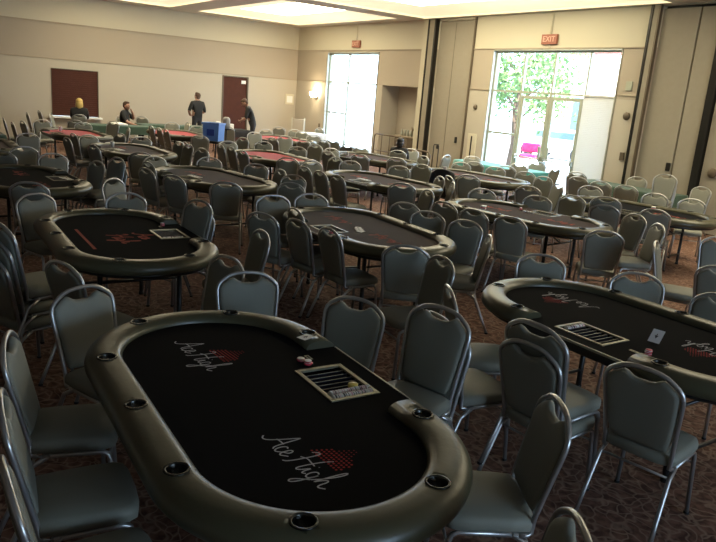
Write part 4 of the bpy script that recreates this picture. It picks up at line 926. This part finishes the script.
def person(loc,rz,J,label,hair,hairm,sleeve='short'):
    """J: joints in local space facing +Y"""
    order=['pelvis','waist','chest','neck','head','shl','ell','wrl','hal','shr','elr','wrr','har','hil','knl','anl','tol','hir','knr','anr','tor']
    rad=dict(pelvis=(.17,.125),waist=(.175,.13),chest=(.215,.14),neck=.055,head=.085,shl=.085,ell=.056,wrl=.033,hal=.036,shr=.085,elr=.056,wrr=.033,har=.036,hil=.09,knl=.06,anl=.042,tol=.042,hir=.09,knr=.06,anr=.042,tor=.042)
    verts=[J[k] for k in order]; ix={k:i for i,k in enumerate(order)}
    ed=[('pelvis','waist','shirt'),('waist','chest','shirt'),('chest','neck','shirt'),('neck','head','skin'),('chest','shl','shirt'),('shl','ell','shirt'),('ell','wrl','skin'),('wrl','hal','skin'),('chest','shr','shirt'),('shr','elr','shirt'),('elr','wrr','skin'),('wrr','har','skin'),
        ('pelvis','hil','pants'),('hil','knl','pants'),('knl','anl','pants'),('anl','tol','black'),('pelvis','hir','pants'),('hir','knr','pants'),('knr','anr','pants'),('anr','tor','black')]
    me=skin_mesh(verts,[(ix[a],ix[b]) for a,b,_ in ed],[rad[k] for k in order],[m for *_,m in ed])
    bm=bmesh.new(); bm.from_mesh(me); hb=MB(); hb.bm.free(); hb.bm=bm; hb.mats=[m_.name for m_ in me.materials]
    mm=[k for k,v in M.items() if v.name in hb.mats]; nm={M[k].name:k for k in M}; hb.mats=[nm[n_] for n_ in hb.mats]
    H=Vector(J['head']); f=Vector(J.get('look',(0,1,0))).normalized(); upv=Vector((0,0,1)); s_=f.cross(upv).normalized(); u_=s_.cross(f).normalized(); B3=Matrix((s_,f,u_)).transposed()
    # head, nose, ears, eyes, mouth
    hb.ball(H+u_*.02,.078,.098,.118,'skin',14,10,B3); hb.ball(H+f*.100-u_*.0,.012,.02,.022,'skin',8,6,B3)
    for q in (-1,1): hb.ball(H+s_*q*.08,.012,.022,.032,'skin',8,6,B3); hb.ball(H+s_*q*.030+f*.090+u_*.03,.012,.008,.007,'ink',8,6,B3)
    hb.ball(H+f*.090-u_*.045,.024,.010,.006,'hair_brown',8,6,B3)
    # fingers
    for side in ('l','r'):
        W_=Vector(J['wr'+side]); Ha=Vector(J['ha'+side]); d=(Ha-W_).normalized(); x_=d.orthogonal().normalized(); n_=d.cross(x_)
        for k,(o_,L) in enumerate(((-.027,.062),(-.009,.075),(.009,.07),(.027,.055))):
            a=Ha+x_*o_; hb.tube([a-d*.01,a+d*L*.5+n_*.006,a+d*L*.85+n_*.022],[.0085,.008,.006],6,'skin')
        a=Ha-d*.02+x_*-.03; hb.tube([a,a-x_*.025+d*.02,a-x_*.03+d*.05],[.010,.009,.007],6,'skin')
    me2=bpy.data.meshes.new('body'); bm.to_mesh(me2); bm.free()
    for k in hb.mats: me2.materials.append(M[k])
    r=empty('person',loc,rz); tag(r,label,'person'); link('body',me2,r)
    hh=MB()
    for c_,rx,ry,rz_ in hair: hh.ball(H+B3@Vector(c_),rx,ry,rz_,None,14,9,B3)
    hh.build('hair',hairm,r)
    return r
short=[((0,-.022,.060),.088,.098,.088),((0,-.055,.01),.078,.060,.085),((0,.02,.105),.07,.075,.04)]
# standing man, hands at hips, turned to the left
J=dict(pelvis=(0,0,.97),waist=(0,0,1.14),chest=(0,-.01,1.36),neck=(0,0,1.52),head=(0,.02,1.64),shl=(-.19,-.01,1.43),ell=(-.33,-.05,1.18),wrl=(-.20,.13,1.04),hal=(-.14,.17,1.03),shr=(.19,-.01,1.43),elr=(.30,.02,1.16),wrr=(.10,.19,1.10),har=(.04,.22,1.10),
  hil=(-.10,0,.90),knl=(-.11,.02,.50),anl=(-.12,-.02,.09),tol=(-.12,.14,.045),hir=(.10,0,.90),knr=(.11,.02,.50),anr=(.12,-.02,.09),tor=(.12,.14,.045),look=(-.3,1,.25))
person((1.35,-4.5,0),R(98),J,'standing person in a dark t-shirt, hands at the waist, looking left',short,'hair_brown')
# man bending over the work table
J=dict(pelvis=(0,-.06,.96),waist=(0,-.03,1.13),chest=(0,.05,1.34),neck=(0,.12,1.48),head=(0,.19,1.58),shl=(-.20,.07,1.40),ell=(-.27,.12,1.13),wrl=(-.12,.30,1.02),hal=(-.06,.35,1.00),shr=(.20,.07,1.40),elr=(.28,.10,1.13),wrr=(.12,.30,1.02),har=(.05,.34,1.00),
  hil=(-.10,-.10,.89),knl=(-.11,-.04,.49),anl=(-.12,-.10,.09),tol=(-.12,.06,.045),hir=(.10,-.10,.89),knr=(.11,-.04,.49),anr=(.12,-.10,.09),tor=(.12,.06,.045),look=(0,1,-.7))
person((3.0,-3.35,0),R(150),J,'person in black bending over the work table beside the dark door',short,'hair_brown')
# seated man, hand at chin
J=dict(pelvis=(0,.10,.56),waist=(0,.06,.74),chest=(0,.03,.97),neck=(0,.07,1.12),head=(0,.10,1.24),shl=(-.19,.04,1.04),ell=(-.24,.24,.86),wrl=(-.06,.26,1.06),hal=(-.02,.24,1.12),shr=(.19,.04,1.04),elr=(.27,.16,.80),wrr=(.16,.38,.72),har=(.11,.44,.71),
  hil=(-.10,.14,.55),knl=(-.13,.54,.53),anl=(-.13,.56,.09),tol=(-.13,.72,.045),hir=(.10,.14,.55),knr=(.13,.54,.53),anr=(.13,.56,.09),tor=(.13,.72,.045),look=(.3,1,0))
person((2.0,-7.1,0),R(-35),J,'seated person in a dark shirt, chin resting on one hand',short,'hair_brown')
# blonde woman from behind, seated at the covered table
J2=dict(J); J2.update(ell=(-.22,.20,.82),wrl=(-.14,.42,.80),hal=(-.10,.50,.80),elr=(.22,.20,.82),wrr=(.14,.42,.80),har=(.10,.50,.80),look=(0,1,-.1))
long_=[((0,-.03,.055),.098,.105,.095),((0,-.07,-.04),.098,.065,.13),((-.07,-.02,-.05),.035,.06,.13),((.07,-.02,-.05),.035,.06,.13)]
person((1.9,-8.35,0),R(75),J2,'seated person with long blonde hair and black top, seen from behind',long_,'hair_blonde')
mid=[((0,-.03,.055),.098,.105,.095),((0,-.06,-.03),.10,.07,.12)]
qx,qy,qr=nearest_chair(10.673,-3.158)
pb=person((qx-.17*math.sin(qr),qy+.17*math.cos(qr),0),qr,J2,'seated person with black hair before the alcove',mid,'hair_black'); pb.scale=(.88,.88,.88)
# chairs the two seated people by the left wall sit on
for (x,y,rz,l) in ((2.0,-7.1,R(-35),'grey chair under the seated dark-shirted person'),(1.9,-8.35,R(75),'grey chair under the seated blonde person')):
    o=copy_tree(proto,kids); o.location=(x+math.sin(rz)*.17,y-math.cos(rz)*.17,0); o.rotation_euler=(0,0,rz); tag(o,l,'chair','banquet chairs by the left wall')
# black jacket hung over a chair back
x,y,rz=nearest_chair(14.328,-4.893)
mb=MB(); half=[(.23,.44),(.235,.60),(.228,.78),(.218,.86),(.19,.905),(.12,.94),(.05,.955)]
out=[(-a,b) for a,b in half]+[(a,b) for a,b in half[::-1]]
rows=[]
for dy in (-.045,-.03,.05,.06):
    k=1 if abs(dy)<.055 and dy!=-.045 else .96
    rows.append([mb.bm.verts.new((px*k+.006*math.sin(i*2.3),.105-.105*max(0,(pz-.45))/.47+dy+.008*math.sin(i*1.7),pz*(1 if k==1 else .985))) for i,(px,pz) in enumerate(out)])
n=len(out)
for A,B in zip(rows,rows[1:]):
    for j in range(n-1): mb.face([A[j],A[j+1],B[j+1],B[j]],None,True)
mb.face(rows[0][::-1],None,True); mb.face(rows[-1],None,True)
r=empty('jacket',(x,y,0),rz); tag(r,'black jacket hung over a chair back behind the centre table','jacket')
mb.build('jacket_body','black',r)
for s_ in (-1,1): MB().tube([(s_*.20,-.01,.88),(s_*.235,-.03,.70),(s_*.23,-.02,.48)],[.045,.04,.035],10).build('sleeve','black',r)
